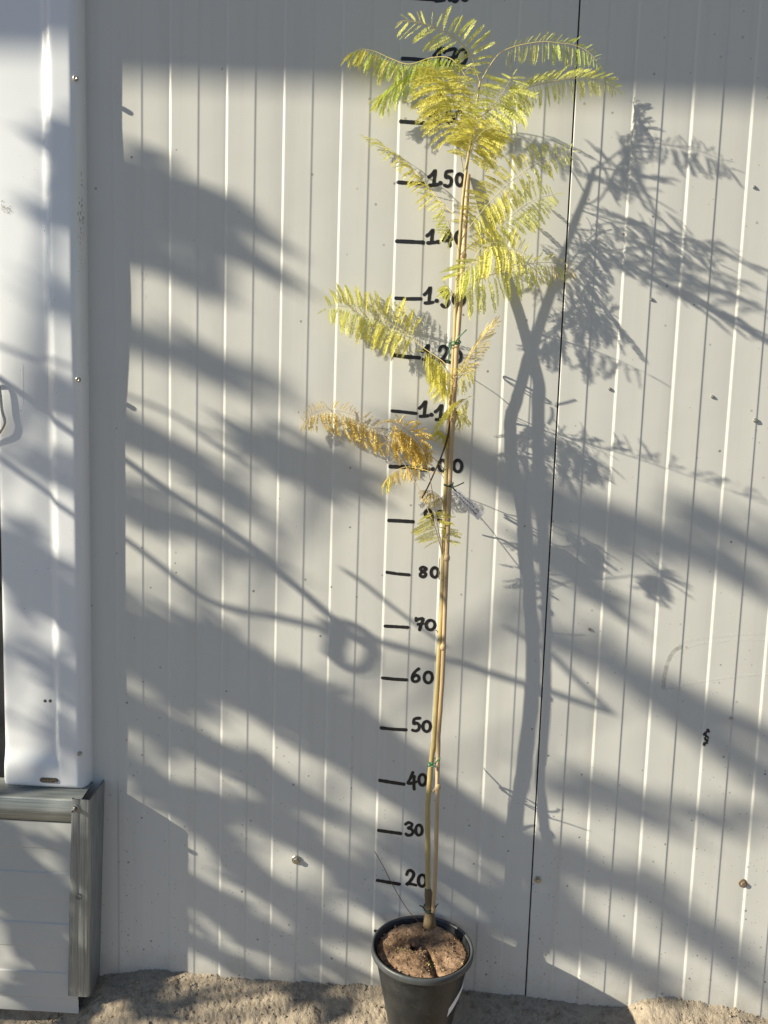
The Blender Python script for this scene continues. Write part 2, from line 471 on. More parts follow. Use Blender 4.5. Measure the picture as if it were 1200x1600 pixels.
MK = [  # (value words, tick (x0,y0,x1,y1), [(char, x0, y0, x1, y1)...]) in photo pixels
 ('1.80', (640, -3, 690, 0), [('1', 680, -26, 694, 2), ('.', 700, -3, 706, 2), ('8', 705, -25, 718, 2), ('0', 720, -22, 733, 1)]),
 ('1.70', (627, 92, 668, 95), [('1', 678, 74, 692, 102), ('.', 692, 96, 698, 102), ('7', 694, 76, 712, 106), ('0', 713, 78, 729, 101)]),
 ('1.60', (624, 190, 666, 193), [('1', 673, 172, 687, 193), ('.', 689, 186, 693, 191), ('6', 696, 168, 708, 192), ('0', 711, 174, 723, 193)]),
 ('1.50', (620, 285, 661, 287), [('1', 670, 266, 684, 290), ('.', 686, 284, 690, 288), ('5', 694, 267, 706, 291), ('0', 712, 272, 724, 290)]),
 ('1.40', (618, 377, 661, 379), [('1', 667, 359, 680, 380), ('.', 682, 376, 686, 380), ('4', 692, 360, 706, 384), ('0', 711, 362, 725, 381)]),
 ('1.30', (617, 466, 657, 467), [('1', 663, 449, 676, 474), ('.', 680, 468, 684, 472), ('3', 689, 452, 702, 479), ('0', 707, 458, 726, 477)]),
 ('1.20', (614, 555, 655, 559), [('1', 660, 539, 673, 562), ('.', 675, 557, 679, 561), ('2', 685, 541, 703, 566), ('0', 706, 548, 721, 566)]),
 ('1.10', (611, 642, 650, 646), [('1', 655, 627, 669, 651), ('.', 672, 646, 676, 650), ('1', 680, 633, 694, 656), ('0', 697, 640, 713, 656)]),
 ('1.00', (608, 729, 650, 731), [('1', 657, 710, 670, 735), ('.', 674, 731, 678, 735), ('0', 685, 719, 697, 736), ('0', 708, 719, 722, 737)]),
 ('90', (606, 813, 645, 815), [('9', 663, 797, 676, 817), ('0', 682, 799, 695, 814)]),
 ('80', (603, 894, 639, 898), [('8', 655, 886, 667, 901), ('0', 673, 887, 685, 902)]),
 ('70', (600, 978, 637, 980), [('7', 650, 966, 661, 984), ('0', 665, 969, 680, 984)]),
 ('60', (596, 1059, 635, 1062), [('6', 643, 1045, 656, 1065), ('0', 662, 1050, 676, 1067)]),
 ('50', (594, 1137, 634, 1140), [('5', 644, 1122, 656, 1142), ('0', 660, 1127, 673, 1143)]),
 ('40', (592, 1219, 631, 1225), [('4', 637, 1207, 650, 1233), ('0', 654, 1210, 666, 1227)]),
 ('30', (590, 1297, 626, 1302), [('3', 633, 1285, 646, 1305), ('0', 649, 1289, 660, 1305)]),
 ('20', (588, 1375, 624, 1381), [('2', 634, 1360, 650, 1383), ('0', 653, 1367, 666, 1385)]),
 ('10', (585, 1454, 622, 1459), []),
]
for val, tk, chars in MK:
    g = Geo()
    a = at(tk[0], tk[1]); b = at(tk[2], tk[3])
    mid = a.lerp(b, .5); mid.z += random.uniform(-.0008, .0008)
    stroke_geo(g, [(a.x+.002, a.z), (mid.x, mid.z), (b.x, b.z)], .0066+random.uniform(-.0006, .0006))
    o = g.build('tick_mark', M_MARK, smooth=False); reparent(o, pan_l, (0, 0, 0)); o.matrix_parent_inverse = Matrix()
    o['label'] = 'black marker tick at height ' + val
    if chars:
        g = Geo(); off = .0003
        for ch, x0, y0, x1, y1 in chars:
            for st in DIG[ch]:
                off += .00006
                pts = spline([(p[0], p[1]) for p in st], 4) if len(st) > 2 else st
                w = .0078 if ch == '.' else .0060
                wp = []
                for (u_, v_) in pts:
                    P = at(lerp(x0, x1, u_)+0.0, lerp(y1, y0, v_)); wp.append((P.x, P.z))
                stroke_geo(g, wp, w, off)
        o = g.build('height_number', M_MARK, smooth=False)
        o.parent = pan_l
        o['label'] = 'handwritten number ' + val
for o in list(pan_l.children):
    o.matrix_parent_inverse = Matrix()
# (pan_l carries the wall's inverse, so its children use world coordinates directly)

def hexbolt(px, py, rad, m, parent, name='hex_bolt', h=.006):
    c = at(px, py); y0 = wall_y(c.x)
    g = Geo()
    n = 20
    def ring(rr, y, k=n, rot=0): return [(c.x+rr*math.cos(2*PI*i/k+rot), y, c.z+rr*math.sin(2*PI*i/k+rot)) for i in range(k)]
    rows = [ring(rad, y0+.001), ring(rad, y0-.0012), ring(rad*.93, y0-.0018), ring(rad*.2, y0-.0020)]
    rows = [r_+[r_[0]] for r_ in rows]
    g.grid(rows)
    hr = rad*.62
    rows = [ring(hr, y0-.0015, 6, .3), ring(hr, y0-h+.0008, 6, .3), ring(hr*.85, y0-h, 6, .3), ring(hr*.01, y0-h, 6, .3)]
    rows = [r_+[r_[0]] for r_ in rows]
    g.grid(rows)
    o = g.build(name, m, smooth=False); o.parent = parent
    return o
b1 = hexbolt(463, 1343, .0088, M_BOLT, pan_l)
b1['label'] = 'zinc hex bolt left of the pot'
b2 = hexbolt(840, 1374, .0070, M_BOLT, pan_r)
b2['label'] = 'zinc hex bolt beside the dark joint'
b3 = hexbolt(1161, 1380, .0085, M_RUST, pan_r)
b3['label'] = 'rusty hex bolt at lower right'
for (px, py) in ((1180, 657), (1018, 468), (1113, 620), (953, 608), (1178, 293), (921, 983), (1142, 1122)):
    o = hexbolt(px, py, .0030 if px != 1180 else .0042, M_BOLT, pan_r, 'rivet', .003)
    o['label'] = 'small rivet in the right wall panel'
# black smudge at a rib
g = Geo()
for i in range(9):
    P = at(1102+random.uniform(-2, 3.5), 1140+i*2.6)
    stroke_geo(g, [(P.x, P.z), (P.x+random.uniform(-.002, .002), P.z-.003)], .003+random.uniform(0, .0025), .0004+i*.00004)
o = g.build('smudge', M_SMUDGE, smooth=False); o.parent = pan_r
o['label'] = 'small black smear on the wall rib'

# wiped arcs on the right panel
def film(name, colr, alpha):
    m, nt, b = mat(name, colr, .35); b.inputs['Alpha'].default_value = alpha
    v = coords(nt); nt.links.new(math_n(nt, 'MULTIPLY', ramp(nt, noise_n(nt, v, 60, 4, .7), [(.3, (0, 0, 0)), (.7, (1, 1, 1))]), alpha), b.inputs['Alpha'])
    return m
M_SCUFF = film('pale_scuff', (.80, .79, .77), .55); M_GRIME = film('grey_rub', (.22, .21, .19), .42)
for k, (arc, w, mm, lb) in enumerate((
    ([(1048, 1020), (1062, 1006), (1090, 999), (1130, 994), (1170, 991), (1215, 990)], .0045, M_SCUFF, 'pale curved wipe mark on the right panel'),
    ([(1052, 1026), (1080, 1010), (1120, 1003), (1165, 1000), (1215, 1001)], .0030, M_SCUFF, 'pale inner wipe mark on the right panel'),
    ([(1036, 1078), (1070, 1070), (1110, 1063), (1160, 1056), (1215, 1054)], .0040, M_SCUFF, 'pale lower wipe mark on the right panel'),
    ([(1036, 1074), (1038, 1055), (1043, 1035), (1052, 1018), (1064, 1010)], .0075, M_GRIME, 'grey rub mark at the left end of the wipe marks'))):
    g = Geo(); stroke_geo(g, [(lambda P: (P.x, P.z))(at(*p)) for p in spline(arc, 5)], w, .0002+k*.00005)
    o = g.build('scuff', mm, smooth=False); o.parent = pan_r; o['label'] = lb
# ------------------------------------------------------ canopy over the wall
CD = 1.29
def eave(px, py):
    P = at(px, py); return Vector((P.x-TANP*CD, -CD, P.z+SLOPE*TANP*CD))
eL = eave(190, 84); eR = eave(1200, 122)
dz = (eR.z-eL.z)/(eR.x-eL.x)
xL, xR = -7.5, 3.2
zL = eL.z+dz*(xL-eL.x); zR = eL.z+dz*(xR-eL.x)
can = empty('wall_canopy', (-2, -.6, 3.6))
tag(can, 'grey sheet canopy above the top of the ribbed wall', 'canopy')
def world_child(o, p):
    o.parent = p; o.matrix_parent_inverse = Matrix.Translation(-Vector(p.location))
    return o
g = Geo()
ys = [0.02-CD*i/16-.02*(i/16) for i in range(17)]
top = [[(xL, y, zL+.03+.08*(CD+y)), (xR, y, zR+.03+.08*(CD+y))] for y in ys]
bot = [[(xL, y, zL+.012+.08*(CD+y)), (xR, y, zR+.012+.08*(CD+y))] for y in ys]
g.grid(top); g.grid([r_[::-1] for r_ in bot])
world_child(g.build('canopy_sheet', M_CANOPY, smooth=False), can)
g = Geo()
b = 0
for (x0, z0), (x1, z1) in (((xL, zL), (xR, zR)),):
    v = [(x0, -CD, z0), (x1, -CD, z1), (x1, -CD-.03, z1), (x0, -CD-.03, z0),
         (x0, -CD, z0+.13), (x1, -CD, z1+.13), (x1, -CD-.03, z1+.13), (x0, -CD-.03, z0+.13)]
    g.v += [Vector(p) for p in v]
    g.f += [(0,1,2,3),(7,6,5,4),(0,4,5,1),(1,5,6,2),(2,6,7,3),(3,7,4,0)]
world_child(g.build('fascia', M_CANOPY, smooth=False), can)

# ---------------------------------------------------------------- the ground
GB = [(at(px, py).x, at(px, py).z) for px, py in
      ((60, 1545), (150, 1528), (225, 1519), (300, 1524), (400, 1530), (500, 1536), (580, 1539), (720, 1547), (820, 1556),
       (900, 1568), (975, 1574), (1010, 1560), (1050, 1558), (1090, 1564), (1150, 1577), (1200, 1592), (1300, 1600))]
def ground_z(x, d):
    z0 = interp(x, GB)
    dd = max(0., d)
    z = z0 - (.62*min(dd, .13) + .30*max(0, min(dd-.13, .2)))
    # mound beside the boxed plinth, falling away under it
    z += .014*math.exp(-((x+.72)/.11)**2)*math.exp(-((d-.05)/.06)**2)
    left = sstep(-.80, -1.0, x-.5*(d-.06))
    z = lerp(z, -.145, left*sstep(-.02, .05, d))
    return z
def ground_detail(x, d, z):
    p = Vector((x, d, 0))
    h = .005*noise.fractal(p*14, 1., 2., 3) + .0030*noise.fractal(p*60+Vector((3, 1, 7)), .9, 2., 3)
    h += .0022*(.5-abs(noise.noise(p*120+Vector((9, 2, 1)))))*2 + .0016*noise.noise(p*260) + .0010*noise.noise(p*520)
    h *= sstep(-.002, .03, d)*.75+.25
    h += .0035*math.exp(-(d/.008)**2)*(noise.noise(Vector((x*38, 4, 2)))+.8*noise.noise(Vector((x*170, 1, 2))))
    return z+h
rows = []
nd = 110; x0, x1 = -1.15, .80; nx = 760
for j in range(nd+1):
    d = -.01 + .31*(j/nd)**1.25
    rows.append([(lerp(x0, x1, i/nx), -d, ground_detail(lerp(x0, x1, i/nx), d, ground_z(lerp(x0, x1, i/nx), d))) for i in range(nx+1)])
rows.append([(p[0], -.42, -.17) for p in rows[-1]])
g = Geo().grid(rows)
tag(g.build('mortar_fillet', M_MORTAR), kind='structure')
def ico():
    b_ = bmesh.new(); bmesh.ops.create_icosphere(b_, subdivisions=1, radius=1)
    vv = [v.co.copy() for v in b_.verts]; ff = [tuple(v.index for v in f.verts) for f in b_.faces]; b_.free(); return vv, ff
ICO = ico()
def crumb(g, c, r_):
    b_ = len(g.v); q = Vector((random.uniform(.7, 1.2), random.uniform(.7, 1.2), random.uniform(.55, .9)))
    for v in ICO[0]:
        k = r_*random.uniform(.72, 1.15); g.v.append(Vector((c[0]+v.x*q.x*k, c[1]+v.y*q.y*k, c[2]+v.z*q.z*k)))
    g.f += [tuple(b_+i for i in f) for f in ICO[1]]
g2 = Geo()
for i in range(3400):
    x = random.uniform(-.98, .55); d = random.uniform(.0, .22)
    if i < 500: d = abs(random.gauss(0, .008))
    r_ = random.choice((.0008, .0010, .0012, .0016, .0022))*random.uniform(.8, 1.3)
    if i % 90 == 0: r_ *= 2.2
    crumb(g2, (x, -d, ground_detail(x, d, ground_z(x, d))+r_*.25), r_)
tag(g2.build('grit', M_MORTAR, smooth=False), kind='stuff')
g = Geo().grid([[(x, y, -.15 - .03*(1 if abs(x) > 5 else 0)) for x in (-300, -60, -12, -3, 0, 3, 12, 60, 300)] for y in (60, 8, 1, -.3, -1, -3, -12, -60, -300)])
tag(g.build('ground', M_YARD, smooth=False), kind='structure')

# ---------------------------------------------------- white cover post at left
post = empty('white_cover_panel', (-.92, -.02, .37))
tag(post, 'tall glossy white moulded cover panel at the left of the wall', 'cover panel')
PX0, PX1 = at(5, 1200, .02).x, at(143, 1200, .006).x
PZ0 = at(70, 1235, .031).z
def post_bow(z):
    pxs = [(1.78, .0), (1.62, -.002), (1.45, .0015), (1.36, .0030), (1.30, .0032), (1.20, .0012), (1.10, -.0008), (.9, 0.), (.62, .0005), (.52, .0012), (.4, -.0006)]
    return interp(z, pxs[::-1])
def post_depth(x, z):
    """front surface depth; tray with a recessed field and a raised right flange"""
    w = PX1-PX0; u = (x-PX0)/w
    zz = z-PZ0
    rec = sstep(.585+.02*math.sin(z*3), .72, u)           # step up to the flange
    low = sstep(.085, .035, zz+.022*max(0, u-.45))         # recess ends above the foot
    base = .0215 + .0095*max(rec, low)
    base += .0016*math.sin(u*PI)
    base += .0012*math.sin(z*5.1+1.0)*math.sin(u*2.4)
    return base
def rounded(t):      # quarter-round profile helper
    return math.sqrt(max(0., 1-(1-t)**2))
us = [0, .004, .012, .025, .045, .08, .15, .25, .35, .45, .52, .57, .59, .61, .63, .65, .67, .69, .71, .73, .76, .80, .84, .87, .89, .91, .93, .95, .965, .98, .99, .996, 1.0]
zs = [0, .0008, .002, .004, .007, .011, .016, .022, .03, .036, .042, .048, .054, .06, .066, .072, .078, .084, .09, .1, .12] + [.15+.05*i for i in range(34)]
rows = []
for zz in zs:
    z = PZ0+zz
    row = [(PX0, .012, z)]
    for u in us:
        x = lerp(PX0, PX1, u)
        d = post_depth(x, z)
        rl = rounded(min(1, u/.06)) if u < .06 else 1
        rr = rounded(min(1, (1-u)/.115)) if u > .885 else 1
        rb = rounded(min(1, zz/.012)) if zz < .012 else 1
        row.append((x, -(d+post_bow(z))*min(rl, rr, rb), z))
    row.append((PX1, .012, z))
    rows.append(row)
g = Geo().grid(rows)
cov = world_child(g.build('cover', M_POST), post)
md = cov.modifiers.new('sub', 'SUBSURF'); md.levels = 1; md.render_levels = 1
def trim_corner(o):
    cr, band = .014, .05
    for v in o.data.vertices:
        zz = v.co.z-PZ0
        if zz < cr:
            t = cr-math.sqrt(max(0, cr*cr-(cr-zz)**2))
            for side, xe in ((1, PX0), (-1, PX1)):
                e = (v.co.x-xe)*side
                if e < band: v.co.x = xe+side*(t+e*(band-t)/band)
trim_corner(cov)
def disc(px, py, dep, rad, h, m, name, parent, hole=None):
    c = at(px, py, dep); g = Geo(); n = 18
    def ring(rr, y): 
        q = [(c.x+rr*math.cos(2*PI*i/n), y, c.z+rr*math.sin(2*PI*i/n)) for i in range(n)]; return q+[q[0]]
    y0 = c.y
    if hole:
        g.grid([ring(rad, y0+.003), ring(rad, y0-h*.6), ring(rad*.85, y0-h), ring(rad*.45, y0-h), ring(rad*.38, y0-h*.2), ring(.0001, y0-h*.1)])
    else:
        g.grid([ring(rad, y0+.003), ring(rad, y0-h*.5), ring(rad*.75, y0-h), ring(.0001, y0-h*1.05)])
    return world_child(g.build(name, m), parent)
for (px, py, hh) in ((118, 122, .0025), (122, 593, .0022), (124, 1178, .002)):
    c_ = at(px, py, .031); dq = post_depth(c_.x, c_.z)+post_bow(c_.z)
    disc(px, py, dq, .0042, hh, M_BOLT, 'screw', post, hole=True)
for px in (70.5, 78.5): disc(px, 1095, post_depth(at(px, 1095, .023).x, at(px, 1095, .023).z)+.0005, .0032, .001, M_BADGE, 'rivet', post)
# badge
c = at(76.5, 1219, .0325); bw, bh = .0175, .0048
g = Geo(); out = []
for i in range(24):
    a = 2*PI*i/24; ca, sa = math.cos(a), math.sin(a)
    ox = (bw-bh)*(1 if ca > 0 else -1)
    out.append((c.x+ox+bh*ca, c.z+bh*sa))
def rg(k, y): return [(c.x+(p[0]-c.x)*k, y, c.z+(p[1]-c.z)*k) for p in out]+[(c.x+(out[0][0]-c.x)*k, y, c.z+(out[0][1]-c.z)*k)]
g.grid([rg(1, c.y+.004), rg(1, c.y-.001), rg(.94, c.y-.0016), rg(.86, c.y-.0010), rg(.01, c.y-.0010)])
bd = world_child(g.build('badge', M_BADGE, smooth=False), post)
g = Geo()
for i in range(9):
    xx = c.x-.0125+i*.0031
    hgt = (.0022, .003, .0022, .0034, .0026, .0036, .0026, .0030, .0026)[i]
    zz = c.z-.0018+ (.0012 if i > 6 else 0)
    g.box((xx, c.y-.0022, zz), (xx+.0011, c.y-.0009, zz+hgt))
    if i % 2: g.box((xx+.0011, c.y-.0020, zz+hgt*.4), (xx+.0019, c.y-.0009, zz+hgt*.4+.0008))
o = g.build('badge_lettering', M_BADGE2, smooth=False); o.parent = bd
psurf = lambda x, z: -(post_depth(x, z)+post_bow(z))
M_PSTAIN = film('brown_stain', (.20, .16, .10), .75); M_PSCR = mat('bare_scratch', (.9, .9, .92), .4)[0]
rp_ = random.Random(3)
for (px, ya, yb) in ((34.5, 569, 632), (73, 571, 633)):
    g = Geo(); a = at(px, ya, .0225); b = at(px+.6, yb, .0225); stroke_geo(g, [(a.x, a.z), (b.x, b.z)], .0011, .0009, psurf)
    world_child(g.build('scratch', M_PSCR, smooth=False), post)
g = Geo()
for i in range(26):
    px, py = 8+rp_.gauss(0, 5), 326+rp_.gauss(0, 5)
    a = at(px, py, .0225)
    if a.x < PX0+.004: continue
    stroke_geo(g, [(a.x, a.z), (a.x+rp_.uniform(-.003, .003), a.z+rp_.uniform(-.002, .002))], rp_.uniform(.001, .003), .0008+i*.00003, psurf)
for i in range(46):
    px = rp_.choice((127, 129, 130))+rp_.gauss(0, 1.6); py = 350+rp_.gauss(0, 45)
    a = at(px, py, .0305)
    stroke_geo(g, [(a.x, a.z), (a.x+rp_.uniform(-.0008, .0008), a.z-rp_.uniform(.001, .006))], rp_.uniform(.0008, .0024), .0012+i*.00002, psurf)
for i in range(40):
    px, py = rp_.uniform(12, 118), rp_.uniform(60, 1200)
    a = at(px, py, .024)
    stroke_geo(g, [(a.x, a.z), (a.x+rp_.uniform(-.0014, .0014), a.z+rp_.uniform(-.0008, .0008))], rp_.uniform(.0006, .0014), .0010+i*.00002, psurf)
world_child(g.build('stains', M_PSTAIN, smooth=False), post)['kind'] = 'stuff'
# black sheet paints the shade in the gap left of the post, wire handle
g = Geo().box((-1.6, .03, -.3), (-1.005, .06, WTOP))
dd = g.build('dark_gap_sheet', M_DARK, smooth=False)
tag(dd, 'near-black sheet painted as the shade in the gap left of the white cover panel', 'dark gap')
g = Geo()
hp = [at(-26, 596, .028), at(-8, 596, .029), at(-1, 606, .030), at(3, 640, .030), at(7, 655, .030), at(7, 662, .030), at(2, 672, .030), at(-6, 680, .028), at(-26, 684, .028)]
g.tube(spline([tuple(p) for p in hp], 5), .0026, 10)
hd = g.build('wire_handle', M_BOLT)
tag(hd, 'bent galvanised wire handle at the left edge of the white panel', 'handle')

# ------------------------------------------------ low boxed plinth, lower left
box = empty('panel_plinth', (-.95, -.03, -.14))
tag(box, 'low grey panel box framed in galvanised channels below the white cover', 'panel box')
BD = .060
bxR = at(141, 1400, BD).x
bz1 = at(60, 1247, BD).z
ptop, pbot = at(60, 1285, BD).z, at(40, 1584, BD-.004).z
# ribbed face laid sideways
rz = [(1285, 0), (1327, 1), (1365, 0), (1406, 1), (1444, 0), (1482, 1), (1521, 0), (1561, 1), (1584, 0)]
edges = [at(60, p, BD).z for p, _ in rz]
prof = []
for i in range(len(edges)-1):
    za, zb = edges[i], edges[i+1]
    y = -(BD-.004) if i % 2 == 0 else -(BD-.0055)
    prof += [(za-.0012 if i else za, y), (lerp(za, zb, .5), y+.0002), (zb+.0012, y)]
prof.append((pbot, -.01))
g = Geo().grid([[(x, y, z) for z, y in prof] for x in (-1.6, -1.3, -1.1, at(109, 1400, BD).x+.012)])
g.face((-1.6, -.01, pbot), (bxR-.01, -.01, pbot), (bxR-.01, -.01, ptop), (-1.6, -.01, ptop))
pf = world_child(g.build('ribbed_face', M_BOX, smooth=False), box)
# top rail: C channel
cxL = at(113, 1250, BD).x
zr0 = at(60, 1283, BD).z
g = Geo()
rp = [(.0, bz1+.008), (-.012, bz1+.0075), (-BD+.006, bz1+.001), (-BD+.002, bz1-.001), (-BD, bz1-.004), (-BD, lerp(bz1, zr0, .5)), (-BD-.0008, lerp(bz1, zr0, .55)), (-BD, lerp(bz1, zr0, .6)), (-BD, zr0+.002), (-BD+.003, zr0), (-BD+.01, zr0)]
xe = [-1.6, -1.2, cxL+.004]
g.grid([[(x, y, z) for y, z in rp] for x in xe])
rp2 = [(y+.0016 if y < -.02 else y, z-.0018) for y, z in rp]
g.grid([[(x, y, z) for y, z in rp2][::-1] for x in xe])
# top flange carries on to the corner
g.grid([[(x, y, z) for y, z in rp[:4]] for x in (cxL+.004, bxR-.016)])
world_child(g.build('top_rail', M_GALVH), box)
# corner channel
def chan(z):
    f_ = interp(z, [(pbot, 0.), (bz1, 1.)])
    xl = lerp(at(107, 1556, BD).x, at(113, 1250, BD).x, f_)
    xr = lerp(at(140, 1556, BD).x, at(143, 1252, BD).x, f_)
    d0 = BD+.0022+ (1-f_)*.003
    xw = lerp(at(154.5, 1525, 0).x, at(163.5, 1236, 0).x, f_)
    w = xr-xl
    return [(xl+.001, -d0+.006, z), (xl, -d0+.0015, z), (xl+.0012, -d0, z), (xl+w*.40, -d0, z), (xl+w*.43, -d0+.0011, z), (xl+w*.46, -d0, z), (xl+w*.74, -d0, z),
            (xl+w*.77, -d0+.0005, z), (xl+w*.80, -d0, z), (xr-.006, -d0, z), (xr-.002, -d0+.0012, z), (xr, -d0+.005, z), (lerp(xr, xw, .5), -d0*.5, z), (xw, 0.0, z)]
zc0, zc1 = at(125, 1557, BD+.004).z, at(127, 1249, BD).z
g = Geo()
rows = [chan(lerp(zc0, zc1, i/10)) for i in range(11)]
topr = chan(zc1)
# lip rises towards the wall
for k in range(11, 14):
    x, y, z = topr[k]; topr[k] = (x, y, z+.012*(k-10)/3)
rows.append([(x, y, z+.0005) for x, y, z in topr])
g.grid(rows)
inn = [[(x-.0016, y+.0016 if y < -.005 else y, z) for x, y, z in r_][::-1] for r_ in rows]
g.grid(inn)
cc = world_child(g.build('corner_channel', M_GALV), box)
def bolt_at(px, py, dep, rad, h, m, name, parent):
    c = at(px, py, dep); g = Geo()
    def ring(rr, y, k, rot=0):
        q = [(c.x+rr*math.cos(2*PI*i/k+rot), y, c.z+rr*math.sin(2*PI*i/k+rot)) for i in range(k)]; return q+[q[0]]
    g.grid([ring(rad, c.y+.003, 18), ring(rad, c.y-.001, 18), ring(rad*.7, c.y-.0016, 18)])
    g.grid([ring(rad*.62, c.y-.001, 6, .2), ring(rad*.62, c.y-h, 6, .2), ring(rad*.4, c.y-h-.0006, 6, .2), ring(.0002, c.y-h*.7, 6, .2)])
    return world_child(g.build(name, m, smooth=False), parent)
bolt_at(118, 1263, BD+.003, .0068, .012, M_BOLT, 'hex_bolt', box)
# drawn ring on the channel
c = at(123, 1401, BD+.0045); g = Geo()
g.tube([(c.x+.0052*math.cos(a), c.y, c.z+.0052*math.sin(a)) for a in [2*PI*i/20 for i in range(20)]], .0006, 5)
world_child(g.build('drawn_ring', M_BADGE), box)
# litter below the plinth
g = Geo()
for i in range(520):
    x = random.uniform(-1.16, -.90); d = random.uniform(.03, .2)
    z = ground_z(x, d)+random.uniform(.001, .012)
    a = random.uniform(0, PI); L = random.uniform(.008, .035)
    p = Vector((x, -d, z)); q = Vector((math.cos(a)*L, math.sin(a)*L*.6, random.uniform(-.006, .012)))
    w = Vector((-q.y, q.x, .2*L)).normalized()*.0009
    g.face(p-w, p+w, p+q+w*.3, p+q-w*.3)
tag(g.build('dry_litter', simple('dry_grass', (.11, .08, .055), (.03, .024, .018), 50, .8, .2, bs=0)), kind='stuff')

# ------------------------------------------------------------------- the pot
PC = at(660, 1477, .1); PR = .0935
PZR = PC.z; PZB = -.118
pot = empty('plant_pot', (PC.x, PC.y, PZB))
tag(pot, 'round black plastic plant pot filled with brown soil, against the wall', 'plant pot')
def pr(z): return .0885 - (PZR-z)*.205
NS = 72
def pring(r_, z): return [(PC.x+r_*math.cos(2*PI*i/NS), PC.y+r_*math.sin(2*PI*i/NS), z) for i in range(NS+1)]
g = Geo()
g.grid([pring(.001, PZB), pring(pr(PZB)-.004, PZB), pring(pr(PZB), PZB+.004), pring(pr(PZB+.1), PZB+.1), pring(pr(PZR-.03), PZR-.03), pring(pr(PZR-.0115), PZR-.0115)])
g.grid([pring(pr(PZR-.002)-.003, PZR-.002), pring(pr(PZR-.04)-.003, PZR-.04), pring(.06, PZR-.055)])
world_child(g.build('pot_body', M_POT), pot)
g = Geo()
g.grid([pring(pr(PZR-.012)-.0005, PZR-.0125), pring(PR-.0012, PZR-.0118), pring(PR-.0002, PZR-.010), pring(PR, PZR-.004), pring(PR-.0006, PZR-.0012), pring(PR-.0022, PZR),
        pring(PR-.0045, PZR-.0002), pring(PR-.0058, PZR-.002), pring(pr(PZR-.012)-.003, PZR-.014)])
world_child(g.build('rim', M_RIM), pot)
# sticker
g = Geo(); rows = []
for i in range(7):
    u = i/6; an = R(lerp(43, 73, u)); row = []
    for j in range(4):
        v = j/3
        z = lerp(.072, .104, u) - .0 + (v-.5)*lerp(.015, .022, math.sin(PI*min(1, .15+u*.75)))
        z -= .026
        rr = pr(z)+.0006+.0012*u*u
        row.append((PC.x+rr*math.sin(an), PC.y-rr*math.cos(an), z))
    rows.append(row)
g.grid(rows)
world_child(g.build('sticker', M_TAG), pot)
# soil height field
STX, STY = at(671, 1436, .072).x, -.072
def soil_z(x, y):
    dx, dy = x-PC.x, y-PC.y
    z = PZR-.0125
    z += .008*math.exp(-((dx+.018)/.036)**2-((dy+.036)/.036)**2)          # smooth clod at front left
    z += .0045*math.exp(-((dx-.045)/.032)**2-((dy+.012)/.045)**2)          # clod at right
    z += .003*math.exp(-((dx+.055)/.03)**2-((dy-.02)/.04)**2)
    z += .006*math.exp(-((dx+.01)/.05)**2-((dy-.065)/.03)**2)
    # crack running from the stem to the front
    cxk = lerp(.004, .030, (-dy+.02)/.1)
    if dy < .03: z -= .013*math.exp(-((dx-cxk)/.0055)**2)*sstep(.03, .0, dy)
    z -= .014*math.exp(-((dx+.014)/.009)**2-((dy-.012)/.008)**2)
    z -= .012*math.exp(-((dx-.012)/.008)**2-((dy-.008)/.007)**2)
    p = Vector((x, y, 0))
    z += .0030*noise.fractal(p*45, 1., 2., 3)+.0010*noise.noise(p*260)+.0006*noise.noise(p*600)
    return z
g = Geo(); rows = []
for i in range(60):
    rr = .0828*(i/59)
    rows.append([(PC.x+rr*math.cos(2*PI*k/150), PC.y+rr*math.sin(2*PI*k/150),
                  soil_z(PC.x+rr*math.cos(2*PI*(k % 150)/150), PC.y+rr*math.sin(2*PI*(k % 150)/150)) - .003*sstep(.94, 1., i/59)) for k in range(151)])
g.grid(rows)
world_child(g.build('soil', M_SOIL), pot)
# lumps round the stem, straw along the crack
g = Geo()
for (dx, dy, rr) in ((-.016, .020, .011), (.016, .004, .009), (.006, .0, .007), (-.026, .008, .006), (.02, .022, .008)):
    cx, cy_ = PC.x+dx, PC.y+dy
    bmh = bmesh.new(); bmesh.ops.create_icosphere(bmh, subdivisions=3, radius=rr)
    b0 = len(g.v)
    for v in bmh.verts:
        n_ = 1+.35*noise.noise(v.co*120+Vector((dx*900, 0, 0)))+.12*noise.noise(v.co*420)
        g.v.append(Vector((cx+v.co.x*n_, cy_+v.co.y*n_*.9, soil_z(cx, cy_)+.003+v.co.z*n_*.9)))
    for f in bmh.faces: g.f.append(tuple(b0+v.index for v in f.verts))
    bmh.free()
for i in range(240):
    a = random.uniform(0, 2*PI); q = .081*math.sqrt(random.random())
    x, y = PC.x+q*math.cos(a), PC.y+q*math.sin(a)
    r_ = random.choice((.0007, .0010, .0013, .0020))*random.uniform(.8, 1.4)
    crumb(g, (x, y, soil_z(x, y)+r_*.3), r_)
world_child(g.build('soil_clods', M_SOIL, smooth=False), pot)['kind'] = 'stuff'
g = Geo()
